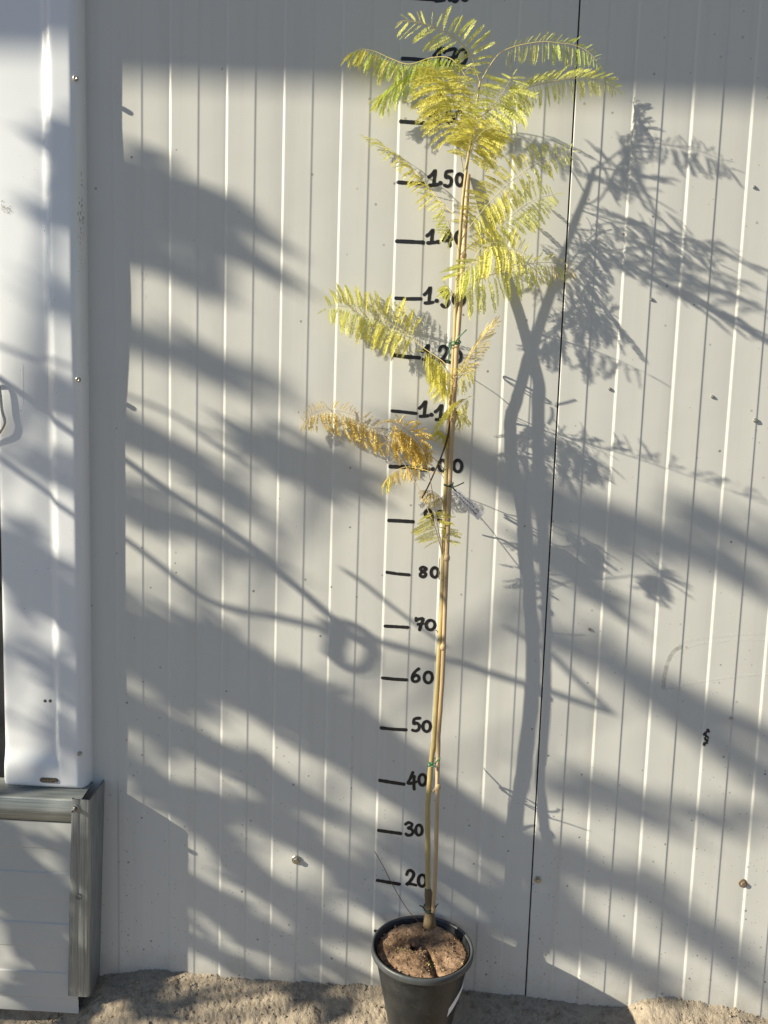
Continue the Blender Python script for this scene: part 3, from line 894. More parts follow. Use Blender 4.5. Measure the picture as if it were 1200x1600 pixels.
for i in range(118):
    if i < 70:
        t = random.random(); dy = lerp(.012, -.045, t); dx = lerp(.004, .026, (-dy+.02)/.1)+random.gauss(0, .0035)
    elif i < 95: dx, dy = -.034+random.gauss(0, .008), -.004+random.gauss(0, .003)
    else:
        a = random.uniform(0, 2*PI); q = .08*math.sqrt(random.random()); dx, dy = q*math.cos(a), q*math.sin(a)
    x, y = PC.x+dx, PC.y+dy; z = soil_z(x, y)+.0012
    a = random.uniform(0, PI); L = random.uniform(.0018, .005)*(1.4 if i > 110 else 1)
    p = Vector((x, y, z)); q = Vector((math.cos(a)*L, math.sin(a)*L, random.uniform(-.001, .003)))
    w = Vector((-q.y, q.x, .0003)).normalized()*random.uniform(.0005, .0011)
    g.face(p-q/2, p-w, p+q/2, p+w)
world_child(g.build('straw_bits', M_PET), pot)['kind'] = 'stuff'
# thin wiry shoot in the pot
g = Geo()
pts = [(585, 1330, .085), (590, 1338, .086), (600, 1356, .088), (610, 1376, .089), (622, 1398, .09), (634, 1417, .088), (645, 1431, .084), (656, 1442, .08)]
wp = [at(*p) for p in pts]
g.tube([tuple(p) for p in spline([tuple(p) for p in wp], 4)], [.0006]*(4*7+1), 6)
tw = g.build('wiry_twig', M_TWIG)
tag(tw, 'thin dark wiry twig curving up left out of the pot soil', 'twig')

# ---------------------------------------------------------------- the sapling
plant = empty('sapling', tuple(at(671, 1436, .072)))
tag(plant, 'tall thin sapling with yellow feathery fronds growing in the black pot', 'sapling')
STEM = [(671, 1440, .073), (669, 1392, .064), (668.5, 1337, .060), (668.5, 1259, .060), (675, 1180, .0605), (678.5, 1155, .0612), (685, 1045, .063), (690, 960, .0625),
        (693, 876, .059), (696, 790, .054), (698, 735, .052), (702, 665, .043), (706, 600, .040), (708, 560, .043), (711, 508, .047), (715, 425, .054), (722, 327, .062), (729, 262, .067), (741, 187, .072), (750, 127, .075)]
CANE = [(677, 1425, .080), (679, 1385, .083), (681.8, 1311, .084), (683, 1246, .078), (684.4, 1180, .073), (686, 1140, .070), (692, 1045, .071), (698, 874, .068), (703.5, 747, .062), (707.5, 665, .058), (711.5, 590, .055), (713.5, 550, .054),
        (716.5, 508, .052), (723, 420, .036), (727, 345, .019), (731.5, 273, .006)]
def tube_from(px, r_tab, n=10, per=5, wob=0.):
    sp = spline(px, per); g = Geo(); P = [at(*p) for p in sp]
    L = len(P)-1
    rad = []
    for i, p in enumerate(P):
        u = i/L
        rad.append(interp(u, r_tab)*(1+wob*noise.noise(p*90)))
        P[i] = p+Vector((noise.noise(p*30), noise.noise(p*30+Vector((5, 5, 5))), 0))*.0006
    g.tube([tuple(p) for p in P], rad, n)
    return g
g = tube_from(STEM, [(0, .0050), (.1, .0052), (.3, .0048), (.55, .0045), (.75, .0032), (.9, .0026), (1, .0015)], wob=.12)
stem = world_child(g.build('stem', M_STEM), plant)
cane = empty('support_cane', tuple(at(679, 1425, .08)))
tag(cane, 'thin dry pinkish brown cane tied alongside the sapling stem', 'cane')
g = tube_from(CANE, [(0, .0040), (.5, .0040), (.72, .0042), (1, .0042)], wob=.10)
# nodes along the cane
for (px, py, d) in ((708, 655, .0575), (698, 872, .068), (692.5, 1011, .0705), (684, 1230, .077), (724, 400, .032)):
    c = at(px, py, d); g.tube([(c.x-.0008, c.y, c.z-.006), (c.x, c.y, c.z-.002), (c.x+.0004, c.y, c.z+.002), (c.x+.0002, c.y, c.z+.007)], [.0038, .0058, .0056, .0038], 10)
cbody = world_child(g.build('cane_shaft', M_CANE), cane)
# stump at the base of the stem
g = Geo()
sb = [(671, 1446, .073, .0125), (671, 1436, .073, .0108), (671, 1424, .072, .0090), (671.5, 1410, .070, .0088), (670, 1398, .066, .0082), (668.5, 1388, .064, .0058)]
g.tube([tuple(at(a, b, c)) for a, b, c, d in sb], [d for *_, d in sb], 14)
for v in g.v: v += Vector((noise.noise(v*150), noise.noise(v*150+Vector((3, 3, 3))), 0))*.0012
world_child(g.build('stump', M_STUMP), plant)
# dead petiole and little side twigs
g = Geo(); g.tube([tuple(at(*p)) for p in spline([(703, 655, .05), (700, 680, .056), (692, 707, .064), (680, 735, .07), (668, 762, .074), (659, 779, .076)], 4)], [.0017]*8+[.0013]*13, 7)
dp = world_child(g.build('dead_petiole', M_TWIG), plant); dp['label'] = 'dark brown dead leaf stalk'
for pts, rr in (([(671, 1195, .060), (677, 1180, .045), (683, 1168, .032)], .0011), ([(683, 1205, .075), (682, 1200, .09), (682, 1196, .108)], .0010),
                ([(676, 1238, .062), (680, 1232, .064), (684, 1225, .068)], .0016), ([(697, 800, .054), (698, 795, .04), (699, 806, .024)], .0016),
                ([(686, 992, .063), (682, 985, .065), (679, 984, .066)], .0010), ([(686, 905, .066), (686, 890, .085), (687, 872, .098)], .0009)):
    g = Geo(); P = [tuple(at(*p)) for p in pts]; g.tube(spline(P, 4), [lerp(rr*1.2, rr*.7, i/8) for i in range(9)], 6)
    world_child(g.build('twig', M_CANE), plant)

# pinna meshes: a midrib with paired leaflets, bending towards +Y
def pinna_mesh(bend, fold, npair, seed, gap=0., wide=.090):
    rnd = random.Random(seed)
    g = Geo(); n = 10; pts = []; x = y = 0.
    path = [(0., 0., 0.)]
    for i in range(40):
        th = bend*((i+.5)/40)**1.0
        x += math.cos(th)/40; y += math.sin(th)/40; path.append((x, y, th))
    def P(s):
        i = min(39, int(s*40)); f_ = s*40-i
        a, b = path[i], path[i+1]
        return Vector((lerp(a[0], b[0], f_), lerp(a[1], b[1], f_), 0)), b[2]
    g.tube([P(i/8)[0] for i in range(9)], [lerp(.007, .0035, i/8) for i in range(9)], 3, cap=False)
    nrib = len(g.f)
    for k in range(npair):
        s = lerp(.10, .985, (k+.5)/npair)
        p, th = P(s)
        T = Vector((math.cos(th), math.sin(th), 0)); Nn = Vector((-math.sin(th), math.cos(th), 0)); Z = Vector((0, 0, 1))
        prof = min(1., .45+2.2*s)*(1-.55*max(0, (s-.75)/.25)**1.5)
        for sd in (1, -1):
            if rnd.random() < gap: continue
            fo = fold+rnd.uniform(-.3, .3)
            out = (Nn*sd*math.cos(fo)+Z*math.sin(fo))
            ax = (out*math.cos(.45)+T*math.sin(.45)*rnd.uniform(.7, 1.3)).normalized()
            L = wide*prof*rnd.uniform(.82, 1.12); w = L*.25
            side = ax.cross(Z if abs(math.sin(fo)) < .9 else Nn).normalized()
            b = len(g.v)
            g.v += [p+ax*.004, p+ax*L*.45+side*w+Z*rnd.uniform(-.006, .006), p+ax*L+Z*rnd.uniform(-.012, .012), p+ax*L*.45-side*w]
            g.f.append((b, b+1, b+2, b+3))
    return g
PVAR = []
for bend in (.12, .4, .8, 1.3):
    for fold in (.15, .75):
        for q in range(2):
            PVAR.append((bend, fold, pinna_mesh(bend, fold, 24, len(PVAR)+3, .03+.04*q)))
CURL = []
for bend in (.9, 1.7, 2.3):
    for q in range(2):
        CURL.append((bend, 1.0, pinna_mesh(bend, .9, 16, 90+len(CURL), .08, .125)))
_mesh_cache = {}
def pinna_data(lst, i, mname):
    key = (id(lst), i, mname)
    if key not in _mesh_cache:
        g = lst[i][2]
        me = bpy.data.meshes.new('pinna'); me.from_pydata([tuple(v) for v in g.v], [], g.f)
        me.materials.append(LEAF[mname]); me.polygons.foreach_set('use_smooth', [False]*len(me.polygons)); me.update()
        _mesh_cache[key] = me
    return _mesh_cache[key]

PPM = 860.0      # photo pixels per metre at the plant
pinnae = []      # (length, frond object, matrix, list, idx, material)
def imgdir(ang, dy):
    a = R(ang); v = RT*math.cos(a)+UP*math.sin(a)
    v = Vector((v.x, 0, v.z)).normalized()
    return (v+Vector((0, dy, 0))).normalized()
def add_pinna(fr, base, d, length, lst, bend, mname, tilt):
    d = d.normalized()
    down = Vector((0, 0, -1))
    y = down-d*down.dot(d)
    if y.length < .25: y = Vector((1, 0, 0))*random.choice((-1, 1)) - d*d.x
    y.normalize()
    z = d.cross(y)
    if z.y > 0: z = -z
    # roll the blade about its own axis
    y = z.cross(d)
    sgn = 1
    if y.z > 0: sgn = -1
    rot = Matrix.Rotation(tilt, 3, d)
    y2 = (rot @ y)*sgn; z2 = rot @ z
    m = Matrix((d, y2, z2)).transposed().to_4x4()
    m = m @ Matrix.Scale(length, 4)
    m.translation = base
    cand = sorted(range(len(lst)), key=lambda i: abs(lst[i][0]-bend)+random.random()*.25)
    pinnae.append((length, fr, m, lst, cand[0], mname))

def frond(pts, n, A, B, col, t0=.2, bend=.4, tilt=.5, dy=.25, petr=.00065, curl=False, tipcol=None, taper=.45, jit=5, label=None, dyc=0.):
    """pts: rachis (px,py,depth); A/B: (angle at base, angle at tip, length at base, length at tip) in photo pixels"""
    sp = spline(pts, 8); P = [at(*p) for p in sp]
    g = Geo(); L = len(P)-1
    g.tube([tuple(p) for p in P], [lerp(petr*1.25, petr*.45, i/L) for i in range(L+1)], 6)
    fr = world_child(g.build('frond', M_PET if not curl else M_CANE), plant)
    if label: fr['label'] = label
    lst = CURL if curl else PVAR
    n = int(round(n*(2.25 if not curl else 2.7)))
    for k in range(n):
        u = lerp(t0, .985, (k+.5)/n) + random.uniform(-.12, .12)/n
        i = min(L-1, int(u*L)); f_ = u*L-i
        base = P[i].lerp(P[i+1], f_)
        q = (u-t0)/(1-t0)
        for side, spec in ((0, A), (1, B)):
            if not spec: continue
            a0, a1, l0, l1 = spec
            ln = lerp(l0, l1, q)*(1 if q < .7 else lerp(1, taper, (q-.7)/.3))*random.uniform(.95, 1.25)*(.75+.25*min(1, q*5))
            an = lerp(a0, a1, q)+random.gauss(0, jit)
            d = imgdir(an, dyc+random.gauss(0, dy*1.1))
            mn = col
            if tipcol and random.random() < max(0., (q-.35)*1.7): mn = tipcol
            add_pinna(fr, base+RT*random.uniform(-.001, .001), d, ln/PPM, lst, bend*random.uniform(.75, 1.25), mn, random.gauss(0, tilt*.65))
    # end leaflet
    d = (P[-1]-P[-3]).normalized()
    for spec in (A, B):
        if spec:
            add_pinna(fr, P[-1], d, spec[3]*.6/PPM, lst, bend, tipcol or col, random.gauss(0, .4)); break
    return fr
def frond_explicit(pts, pairs, col, bend=.3, depth=.1, petr=.0008):
    sp = spline(pts, 8); P = [at(*p) for p in sp]; L = len(P)-1
    g = Geo(); g.tube([tuple(p) for p in P], [lerp(petr*1.25, petr*.5, i/L) for i in range(L+1)], 6)
    fr = world_child(g.build('frond', M_PET), plant)
    fr['label'] = 'topmost arching frond with open comb of leaflets'
    for bx, by, tx, ty in pairs:
        i = min(range(len(sp)), key=lambda j: (sp[j][0]-bx)**2+(sp[j][1]-by)**2)
        base = P[i]; dep = sp[i][2]
        tip = at(tx, ty, dep+random.uniform(-.04, .03))
        v = tip-base
        bd = bend*random.uniform(.5, 1.2)
        # aim above the chord so that the bent tip lands on target
        d = v.normalized(); down = Vector((0, 0, -1)); yv = (down-d*down.dot(d))
        if yv.length > .2: d = (d-yv.normalized()*bd*.45).normalized()
        add_pinna(fr, base, d, v.length*1.03, PVAR, bd, col, random.gauss(0, .35))
    return fr
Zs = lambda L: [(530+a/4.8, b/4.8, 530+c/4.8, d/4.8) for a, b, c, d in L]
F1 = [(525,160,455,110),(570,160,530,100),(610,160,575,85),(655,165,610,90),(700,180,695,85),(738,190,775,110),(785,215,800,40),(825,225,890,120),(860,245,925,125),(895,270,1000,135),
      (930,305,1030,160),(960,325,1085,190),(985,360,1135,240),(1005,400,1165,325),(1025,440,1160,415),(1015,480,1125,480),
      (480,160,420,215),(530,170,435,280),(580,175,470,300),(640,180,500,290),(690,185,540,310),(750,205,555,310),(790,230,625,370),(830,255,665,385),(860,275,690,385),(895,300,740,420),
      (940,335,870,400),(955,375,860,480),(985,400,870,490),(1005,480,920,530)]
frond_explicit([(750, 127, .075), (742, 106, .085), (738, 90, .095), (726, 73, .108), (709, 58, .12), (690, 47, .13), (665, 38, .138), (645, 34, .143), (628, 33, .145), (620, 38, .145)], Zs(F1), 'lemon')
# upper left: green frond running out to a yellow-orange tip, second paler one below
frond([(746, 155, .074), (728, 120, .078), (705, 92, .074), (675, 90, .066), (640, 100, .056), (612, 92, .046), (585, 80, .038), (562, 77, .033), (545, 88, .03)], 15,
      (248, 240, 38, 30), (232, 215, 26, 30), 'green', .22, .5, .6, .25, tipcol='yellow', label='green frond reaching left with a yellow tip')
frond([(742, 175, .073), (715, 130, .072), (685, 108, .062), (655, 112, .05), (628, 126, .04), (606, 142, .032), (590, 158, .028)], 11,
      (245, 235, 40, 34), (205, 215, 26, 30), 'green', .3, .45, .5, .22, tipcol='lemon')
# centre mass
frond([(724, 268, .066), (717, 222, .095), (712, 180, .13), (706, 150, .165), (696, 126, .19), (682, 108, .21)], 11,
      (188, 158, 46, 50), (-8, 20, 28, 26), 'yellow', .22, .8, .5, .2, tipcol='yellow', label='broad yellow frond hiding the upper numbers')
frond([(733, 240, .069), (722, 190, .10), (716, 150, .14), (722, 120, .17), (735, 105, .19)], 7, (170, 150, 40, 32), (-20, 12, 22, 20), 'olive', .3, .7, .5, .25)
frond([(728, 262, .067), (734, 240, .105), (744, 218, .15), (757, 204, .19), (775, 198, .22)], 9, (150, 120, 38, 24), (-30, -12, 42, 34), 'yellow', .15, .5, .5, .3)
frond([(740, 203, .072), (730, 172, .11), (722, 144, .15), (718, 118, .185)], 7, (172, 150, 40, 34), (-12, 20, 18, 16), 'lemon', .3, .6, .5, .25)
frond([(731, 252, .068), (738, 226, .12), (742, 205, .17), (748, 188, .21)], 7, (165, 140, 36, 28), (-25, 5, 44, 34), 'yellow', .2, .5, .5, .25)
# right upper pair
frond([(752, 126, .075), (764, 105, .078), (780, 84, .08), (800, 74, .08), (825, 68, .083), (850, 65, .086), (872, 67, .088), (895, 70, .09), (918, 80, .092), (934, 98, .092)], 12,
      (262, 285, 28, 26), (70, 20, 12, 16), 'olive', .3, .25, .5, .25, tipcol='green')
frond([(738, 195, .072), (755, 180, .075), (778, 163, .072), (805, 146, .066), (835, 134, .06), (862, 128, .053), (890, 123, .044), (918, 123, .034), (942, 128, .022), (963, 139, .012)], 15,
      (285, 292, 30, 24), (62, 22, 24, 24), 'lemon', .22, .35, .5, .22, label='long frond reaching right across the dark joint')
frond([(741, 188, .072), (757, 178, .092), (775, 160, .115), (790, 138, .14), (800, 120, .16)], 8, (175, 130, 34, 28), (-35, -10, 42, 38), 'lemon', .18, .4, .7, .3)
frond([(738, 205, .071), (765, 190, .09), (800, 170, .112), (830, 150, .13)], 7, (120, 95, 28, 20), (-70, -55, 38, 28), 'lemon', .2, .4, .6, .3)
# left, seen edge on
frond([(721, 345, .060), (705, 331, .055), (685, 311, .044), (662, 283, .032), (640, 258, .022), (615, 237, .015), (590, 222, .012), (570, 213, .010)], 15,
      (150, 165, 17, 15), (215, 195, 30, 13), 'yellow', .18, .3, .9, .35, tipcol='lemon', jit=14, label='narrow frond pointing up left beside 1.50')
frond([(717, 392, .055), (708, 372, .058), (700, 345, .058), (690, 322, .055)], 4, (170, 180, 24, 18), (230, 220, 26, 20), 'lemon', .35, .4, .6, .3)
# right middle
frond([(717, 392, .056), (726, 366, .058), (755, 328, .06), (778, 303, .06), (801, 282, .064), (832, 260, .074), (861, 246, .085), (892, 238, .10)], 14,
      (165, 78, 36, 22), (-62, -48, 38, 26), 'yellow', .2, .3, .45, .22, tipcol='lemon', label='straight stalked frond rising right of 1.50')
frond([(716, 402, .056), (735, 384, .052), (772, 360, .046), (799, 338, .042), (832, 314, .038), (866, 304, .034)], 11,
      (120, 95, 36, 26), (-45, -30, 40, 30), 'lemon', .28, .35, .5, .25)
frond([(712, 446, .053), (727, 430, .056), (741, 405, .06), (755, 385, .062), (775, 379, .064), (800, 388, .062), (822, 398, .058)], 10,
      (150, 60, 24, 24), (-85, -70, 48, 40), 'yellow', .4, .35, .55, .25)
frond([(712, 470, .051), (722, 454, .052), (740, 440, .052), (775, 427, .046), (803, 418, .04), (830, 412, .034), (856, 410, .026), (880, 416, .018), (897, 428, .012)], 14,
      (80, 40, 18, 14), (-72, -62, 52, 22), 'lemon', .16, .25, .5, .2, tipcol='pale', label='drooping frond level with 1.30 on the right')
frond([(713, 440, .053), (722, 425, .07), (735, 412, .09), (750, 408, .11)], 6, (190, 150, 30, 24), (-100, -75, 40, 34), 'lemon', .2, .4, .6, .3)
frond([(713, 470, .051), (705, 455, .06), (698, 445, .066)], 4, (175, 190, 22, 16), (230, 225, 22, 16), 'lemon', .3, .5, .6, .3)
# left at 1.30
frond([(707, 580, .042), (690, 563, .036), (661, 543, .026), (640, 524, .022), (612, 506, .020), (582, 494, .020), (555, 484, .020), (530, 478, .020), (512, 482, .020)], 15,
      (72, 112, 40, 30), (232, 258, 46, 34), 'yellow', .34, .3, .5, .22, tipcol='lemon', label='yellow frond spread left beside the 1.30 tick')
frond([(707, 592, .042), (694, 572, .075), (680, 558, .10), (664, 550, .12)], 7, (-82, -98, 48, 36), (-110, -100, 40, 36), 'yellow', .15, .35, .6, .25)
frond([(706, 602, .041), (714, 588, .06), (726, 572, .085), (740, 548, .12), (756, 524, .16), (776, 503, .2)], 10,
      (75, 62, 22, 22), (15, 30, 26, 16), 'pale', .2, .25, .6, .3, curl=False)
frond([(706, 606, .040), (716, 592, .055), (728, 582, .075), (738, 578, .09)], 5, (150, 120, 16, 14), (-70, -50, 26, 18), 'yellow', .2, .6, .6, .3)
frond([(705, 622, .040), (700, 606, .055), (692, 592, .07), (680, 585, .08)], 4, (210, 200, 30, 26), (-120, -110, 26, 20), 'yellow', .2, .7, .6, .3)
frond([(703, 652, .043), (712, 640, .055), (722, 628, .07), (730, 622, .08)], 4, (205, 190, 40, 30), (-40, -60, 26, 18), 'yellow', .1, .8, .6, .3, curl=True)
# dry orange group on the left
frond([(692, 872, .058), (682, 830, .062), (670, 800, .056), (652, 760, .046), (629, 720, .036), (601, 683, .028), (575, 660, .022), (545, 646, .018), (512, 640, .016), (485, 648, .016), (474, 662, .016)], 12,
      (-105, -100, 44, 26), (60, 110, 14, 16), 'orange', .52, .4, .6, .2, curl=True, tipcol='pale', label='dry orange frond drooping at far left')
frond([(692, 874, .058), (680, 796, .09), (672, 749, .12), (662, 706, .145), (648, 684, .16), (630, 668, .17), (612, 660, .175)], 11,
      (-120, -95, 34, 34), (-50, 140, 28, 20), 'orange', .5, 1.2, .8, .35, curl=True)
frond([(696, 736, .052), (680, 718, .075), (662, 702, .10), (645, 688, .12), (628, 684, .13), (606, 690, .135)], 10,
      (-110, -110, 34, 36), (150, 120, 18, 16), 'orange', .35, 1.2, .8, .35, curl=True)
frond([(694, 740, .052), (676, 738, .05), (655, 732, .042), (632, 730, .034), (612, 740, .03), (600, 758, .028)], 8,
      (-120, -60, 16, 28), (-70, -150, 24, 18), 'orange', .4, .7, .7, .3, tipcol='yellow')
frond([(694, 868, .058), (688, 840, .062), (681, 815, .068), (676, 800, .074)], 5, (195, 200, 34, 36), (-12, 10, 32, 26), 'yellow', .25, .3, .6, .3)
frond([(697, 800, .054), (690, 780, .06), (676, 768, .066), (662, 766, .07)], 4, (200, 190, 24, 16), (-70, -100, 20, 18), 'pale', .3, .8, .7, .3, curl=True)
frond([(704, 690, .045), (696, 678, .055), (686, 672, .065)], 4, (175, 190, 22, 18), (-80, -100, 24, 18), 'yellow', .3, .8, .7, .3, curl=True)
frond([(706, 640, .042), (716, 652, .05), (724, 660, .055)], 3, (20, -20, 20, 16), (-90, -80, 22, 18), 'yellow', .1, .9, .7, .3, curl=True)

print('PINNAE', len(pinnae))
pinnae.sort(key=lambda t: -t[0])
LIM = 296
for L_, fr, m, lst, i, mn in pinnae[:LIM]:
    o = bpy.data.objects.new('pinna', pinna_data(lst, i, mn))
    COL.objects.link(o)
    o.parent = fr
    o.matrix_parent_inverse = Matrix()
    o.matrix_basis = m          # frond meshes hold world coordinates
rest = pinnae[LIM:]
if rest:
    V = []; Fc = []; fm = []; names = list(LEAF)
    for L_, fr, m, lst, i, mn in rest:
        g = lst[i][2]; b = len(V)
        V += [m @ v for v in g.v]; Fc += [tuple(b+k for k in f) for f in g.f]; fm += [names.index(mn)]*len(g.f)
    o = mesh_obj('small_pinnae', V, Fc, None, None, False, [LEAF[k] for k in names], fm)
    world_child(o, plant); o['kind'] = 'stuff'

# ------------------------------------------------------------- ties and label
def tie(px, py, dep, rx, tails, m, label):
    c = at(px, py, dep)
    root = empty('plant_tie', tuple(c)); tag(root, label, 'plant tie', 'green ties round stem and cane')
    g = Geo()
    pts = []
    for i in range(34):
        a = 2*PI*i/16
        pts.append((c.x+rx*math.cos(a), c.y+.015*math.sin(a)+.004, c.z+.0022*math.sin(a*1.3+px)+(i-17)*.00012))
    g.tube(pts, .0011, 6)
    world_child(g.build('loop', m), root)
    for tl in tails:
        g = Geo(); P = [tuple(at(*p)) for p in tl]
        g.tube(spline(P, 4), .0011, 6)
        world_child(g.build('tail', m), root)
    return root
tie(710.5, 538, .052, .0085, [[(711, 536, .066), (716, 528, .070), (729, 515, .074)], [(706, 538, .066), (702, 550, .068), (701, 566, .066)], [(714, 538, .066), (720, 535, .064), (716, 531, .066)]], M_TIE, 'bright green tie below the number 1.30')
tie(701, 758, .058, .0080, [[(706, 762, .070), (714, 759, .074), (725, 754, .076)], [(706, 761, .070), (710, 765, .072), (713, 768, .072)]], M_TIE2, 'dark green tie holding the plant tag')
tie(678, 1192, .066, .0085, [[(680, 1193, .08), (684, 1188, .084), (688, 1184, .084)], [(676, 1193, .08), (671, 1197, .084), (667, 1197, .084)]], M_TIE, 'green tie beside the number 40')
tie(671, 1420, .071, .0105, [[(663, 1420, .084), (659, 1416, .088), (655, 1415, .088)], [(680, 1418, .084), (683, 1414, .086), (684, 1412, .086)]], M_TIE2, 'dark green tie low on the stump above the soil')

tg = empty('plant_tag', tuple(at(712, 768, .072)))
tag(tg, 'white strip tag with handwriting hanging from the tie', 'plant tag')
c1, c2, c3, c4 = at(704, 767, .066), at(714, 763, .074), at(757.5, 801, .082), at(747, 813, .072)
g = Geo(); rows = []
for i in range(9):
    u = i/8; cv = .002*math.sin(u*PI)
    a = c1.lerp(c4, u); b = c2.lerp(c3, u)
    rows.append([a+Vector((0, -cv, 0)), a.lerp(b, .5)+Vector((0, -cv*1.3, 0)), b+Vector((0, -cv, 0))])
g.grid(rows)
world_child(g.build('tag_strip', M_TAG), tg)
def text_on(txt, u0, v0, size):
    cu = bpy.data.curves.new('txt', 'FONT'); cu.body = txt; cu.size = 1.0; cu.shear = .15
    ob = bpy.data.objects.new('txt', cu); COL.objects.link(ob)
    dg = bpy.context.evaluated_depsgraph_get()
    me = bpy.data.meshes.new_from_object(ob.evaluated_get(dg))
    bpy.data.objects.remove(ob)
    w = max(v.co.x for v in me.vertices)
    V = []
    nrm = (c4-c1).cross(c2-c1).normalized()
    if nrm.y > 0: nrm = -nrm
    for v in me.vertices:
        u = u0+(v.co.x/w)*size; vv = v0+v.co.y*.34
        a = c1.lerp(c4, u); b = c2.lerp(c3, u)
        V.append(a.lerp(b, vv)+Vector((0, -.0026*math.sin(u*PI), 0))+nrm*.0005)
    F = [tuple(p.vertices) for p in me.polygons]
    o = mesh_obj('tag_lettering', V, F, M_INK, None, False)
    world_child(o, tg)
text_on('JACARANDA 20L', .10, .58, .78)
text_on('ALPEALICONE', .08, .18, .80)

# ----------------------------------- off to the left: the things that shade the wall
cable = empty('hanging_cable', tuple(cast(190, 838, 1.3)))
tag(cable, 'dark cable with a coiled loop hanging left of the wall', 'cable')
def wire(pts, t, rad, name='cable_run', per=5):
    g = Geo(); P = [tuple(cast(p[0], p[1], (p[2] if len(p) > 2 else t))) for p in pts]
    sp = spline(P, per); g.tube(sp, rad, 8)
    return world_child(g.build(name, M_HOSE), cable)
wire([(-60, 540), (60, 622), (187, 712), (265, 768), (350, 823), (395, 855), (430, 888), (475, 926), (515, 962), (540, 985)], 1.0, .0058)
wire([(-60, 660), (60, 745), (190, 838), (228, 866), (270, 900), (310, 930), (345, 947), (390, 957), (440, 967), (510, 983), (580, 1000), (640, 1015), (700, 1032), (780, 1057), (845, 1076), (930, 1105), (955, 1113)], 1.25, .0052)
wire([(542, 893), (570, 912), (600, 937), (640, 968), (690, 1005)], 1.1, .0036)
wire([(800, 985), (860, 1022), (900, 1060), (930, 1090), (957, 1114)], 1.35, .0045)
wire([(535, 975), (555, 978), (575, 992), (582, 1015), (576, 1038), (556, 1047), (535, 1040), (522, 1022), (518, 1000), (525, 982), (545, 976)], 1.05, .0062, 'coil', 6)
wire([(520, 990), (540, 992), (565, 1004), (580, 1014)], 1.05, .0055, 'coil', 6)
wire([(516, 978), (530, 990), (524, 1010), (522, 1030)], 1.05, .0090, 'coil', 6)

tree = empty('shade_tree', (-4.6, -1.0, -.15))
tag(tree, 'leafy tree standing left of the wall that dapples it with shade', 'tree')
g = Geo()
tp = [(-4.6, -1.0, -.16), (-4.58, -1.02, .6), (-4.63, -.98, 1.3), (-4.55, -1.0, 2.0), (-4.5, -1.03, 2.7), (-4.4, -1.05, 3.2)]
g.tube(spline(tp, 4), [lerp(.075, .03, i/20) for i in range(21)], 10)
world_child(g.build('trunk', M_BARK), tree)
rl = random.Random(5)
SU = Vector((SUN.y, -SUN.x, 0)).normalized()          # level axis across the sun ray
SV = SUN.cross(SU)
def leaf_quad(g, c, d, L, w):
    nrm = (SUN + Vector((rl.gauss(0, .35), rl.gauss(0, .35), rl.gauss(0, .35)))).normalized()
    d = (d-nrm*d.dot(nrm)).normalized(); s = nrm.cross(d)*w
    b = len(g.v)
    g.v += [c-d*L*.5, c-d*L*.1+s, c+d*L*.28+s*.7, c+d*L*.5, c+d*L*.28-s*.7, c-d*L*.1-s]
    g.f.append((b, b+1, b+2, b+3, b+4, b+5))
def bough(pts, t, dens, hw=None, leafL=.085, leafW=.012, limb=True, spread=.18, tj=.3):
    """pts: (px,py,halfwidth px) of the shade this bough throws on the wall; t metres up the sun ray"""
    sp = spline(pts, 6)
    P = [cast(p[0], p[1], t) for p in sp]
    if limb:
        g = Geo()
        z0 = max(1.2, min(3.1, P[0].z-.3))
        root = Vector((-4.56, -1.0, z0))
        path = [tuple(root), tuple(root.lerp(P[0], .5)+Vector((0, -.1, -.12)))]+[tuple(p) for p in P[::6]]
        s2 = spline(path, 4); g.tube(s2, [lerp(.006, .0015, i/(len(s2)-1)) for i in range(len(s2))], 6)
        world_child(g.build('limb', M_BARK), tree)
    g = Geo()
    for i in range(len(sp)-1):
        a, b = sp[i], sp[i+1]
        seg = math.hypot(b[0]-a[0], b[1]-a[1]); hwm = (a[2]+b[2])/2
        nn = max(1, dens*seg*2*hwm/870**2/(leafL*leafW*1.15))
        nn = int(nn)+(1 if rl.random() < nn % 1 else 0)
        ta = math.atan2(b[1]-a[1], b[0]-a[0])
        for k in range(nn):
            u = rl.random(); off = max(-1.25, min(1.25, rl.gauss(0, .48)))*hwm
            px = lerp(a[0], b[0], u)-math.sin(ta)*off; py = lerp(a[1], b[1], u)+math.cos(ta)*off
            tt = t+rl.uniform(-tj, tj)
            c = cast(px, py, tt)
            an = ta+rl.gauss(0, spread)
            c2 = cast(px+math.cos(an)*20, py+math.sin(an)*20, tt)
            leaf_quad(g, c, c2-c, leafL*rl.uniform(.6, 1.25), leafW*rl.uniform(.7, 1.2))
    o = world_child(g.build('foliage', M_TREELEAF, smooth=False), tree); o['kind'] = 'stuff'
    return o
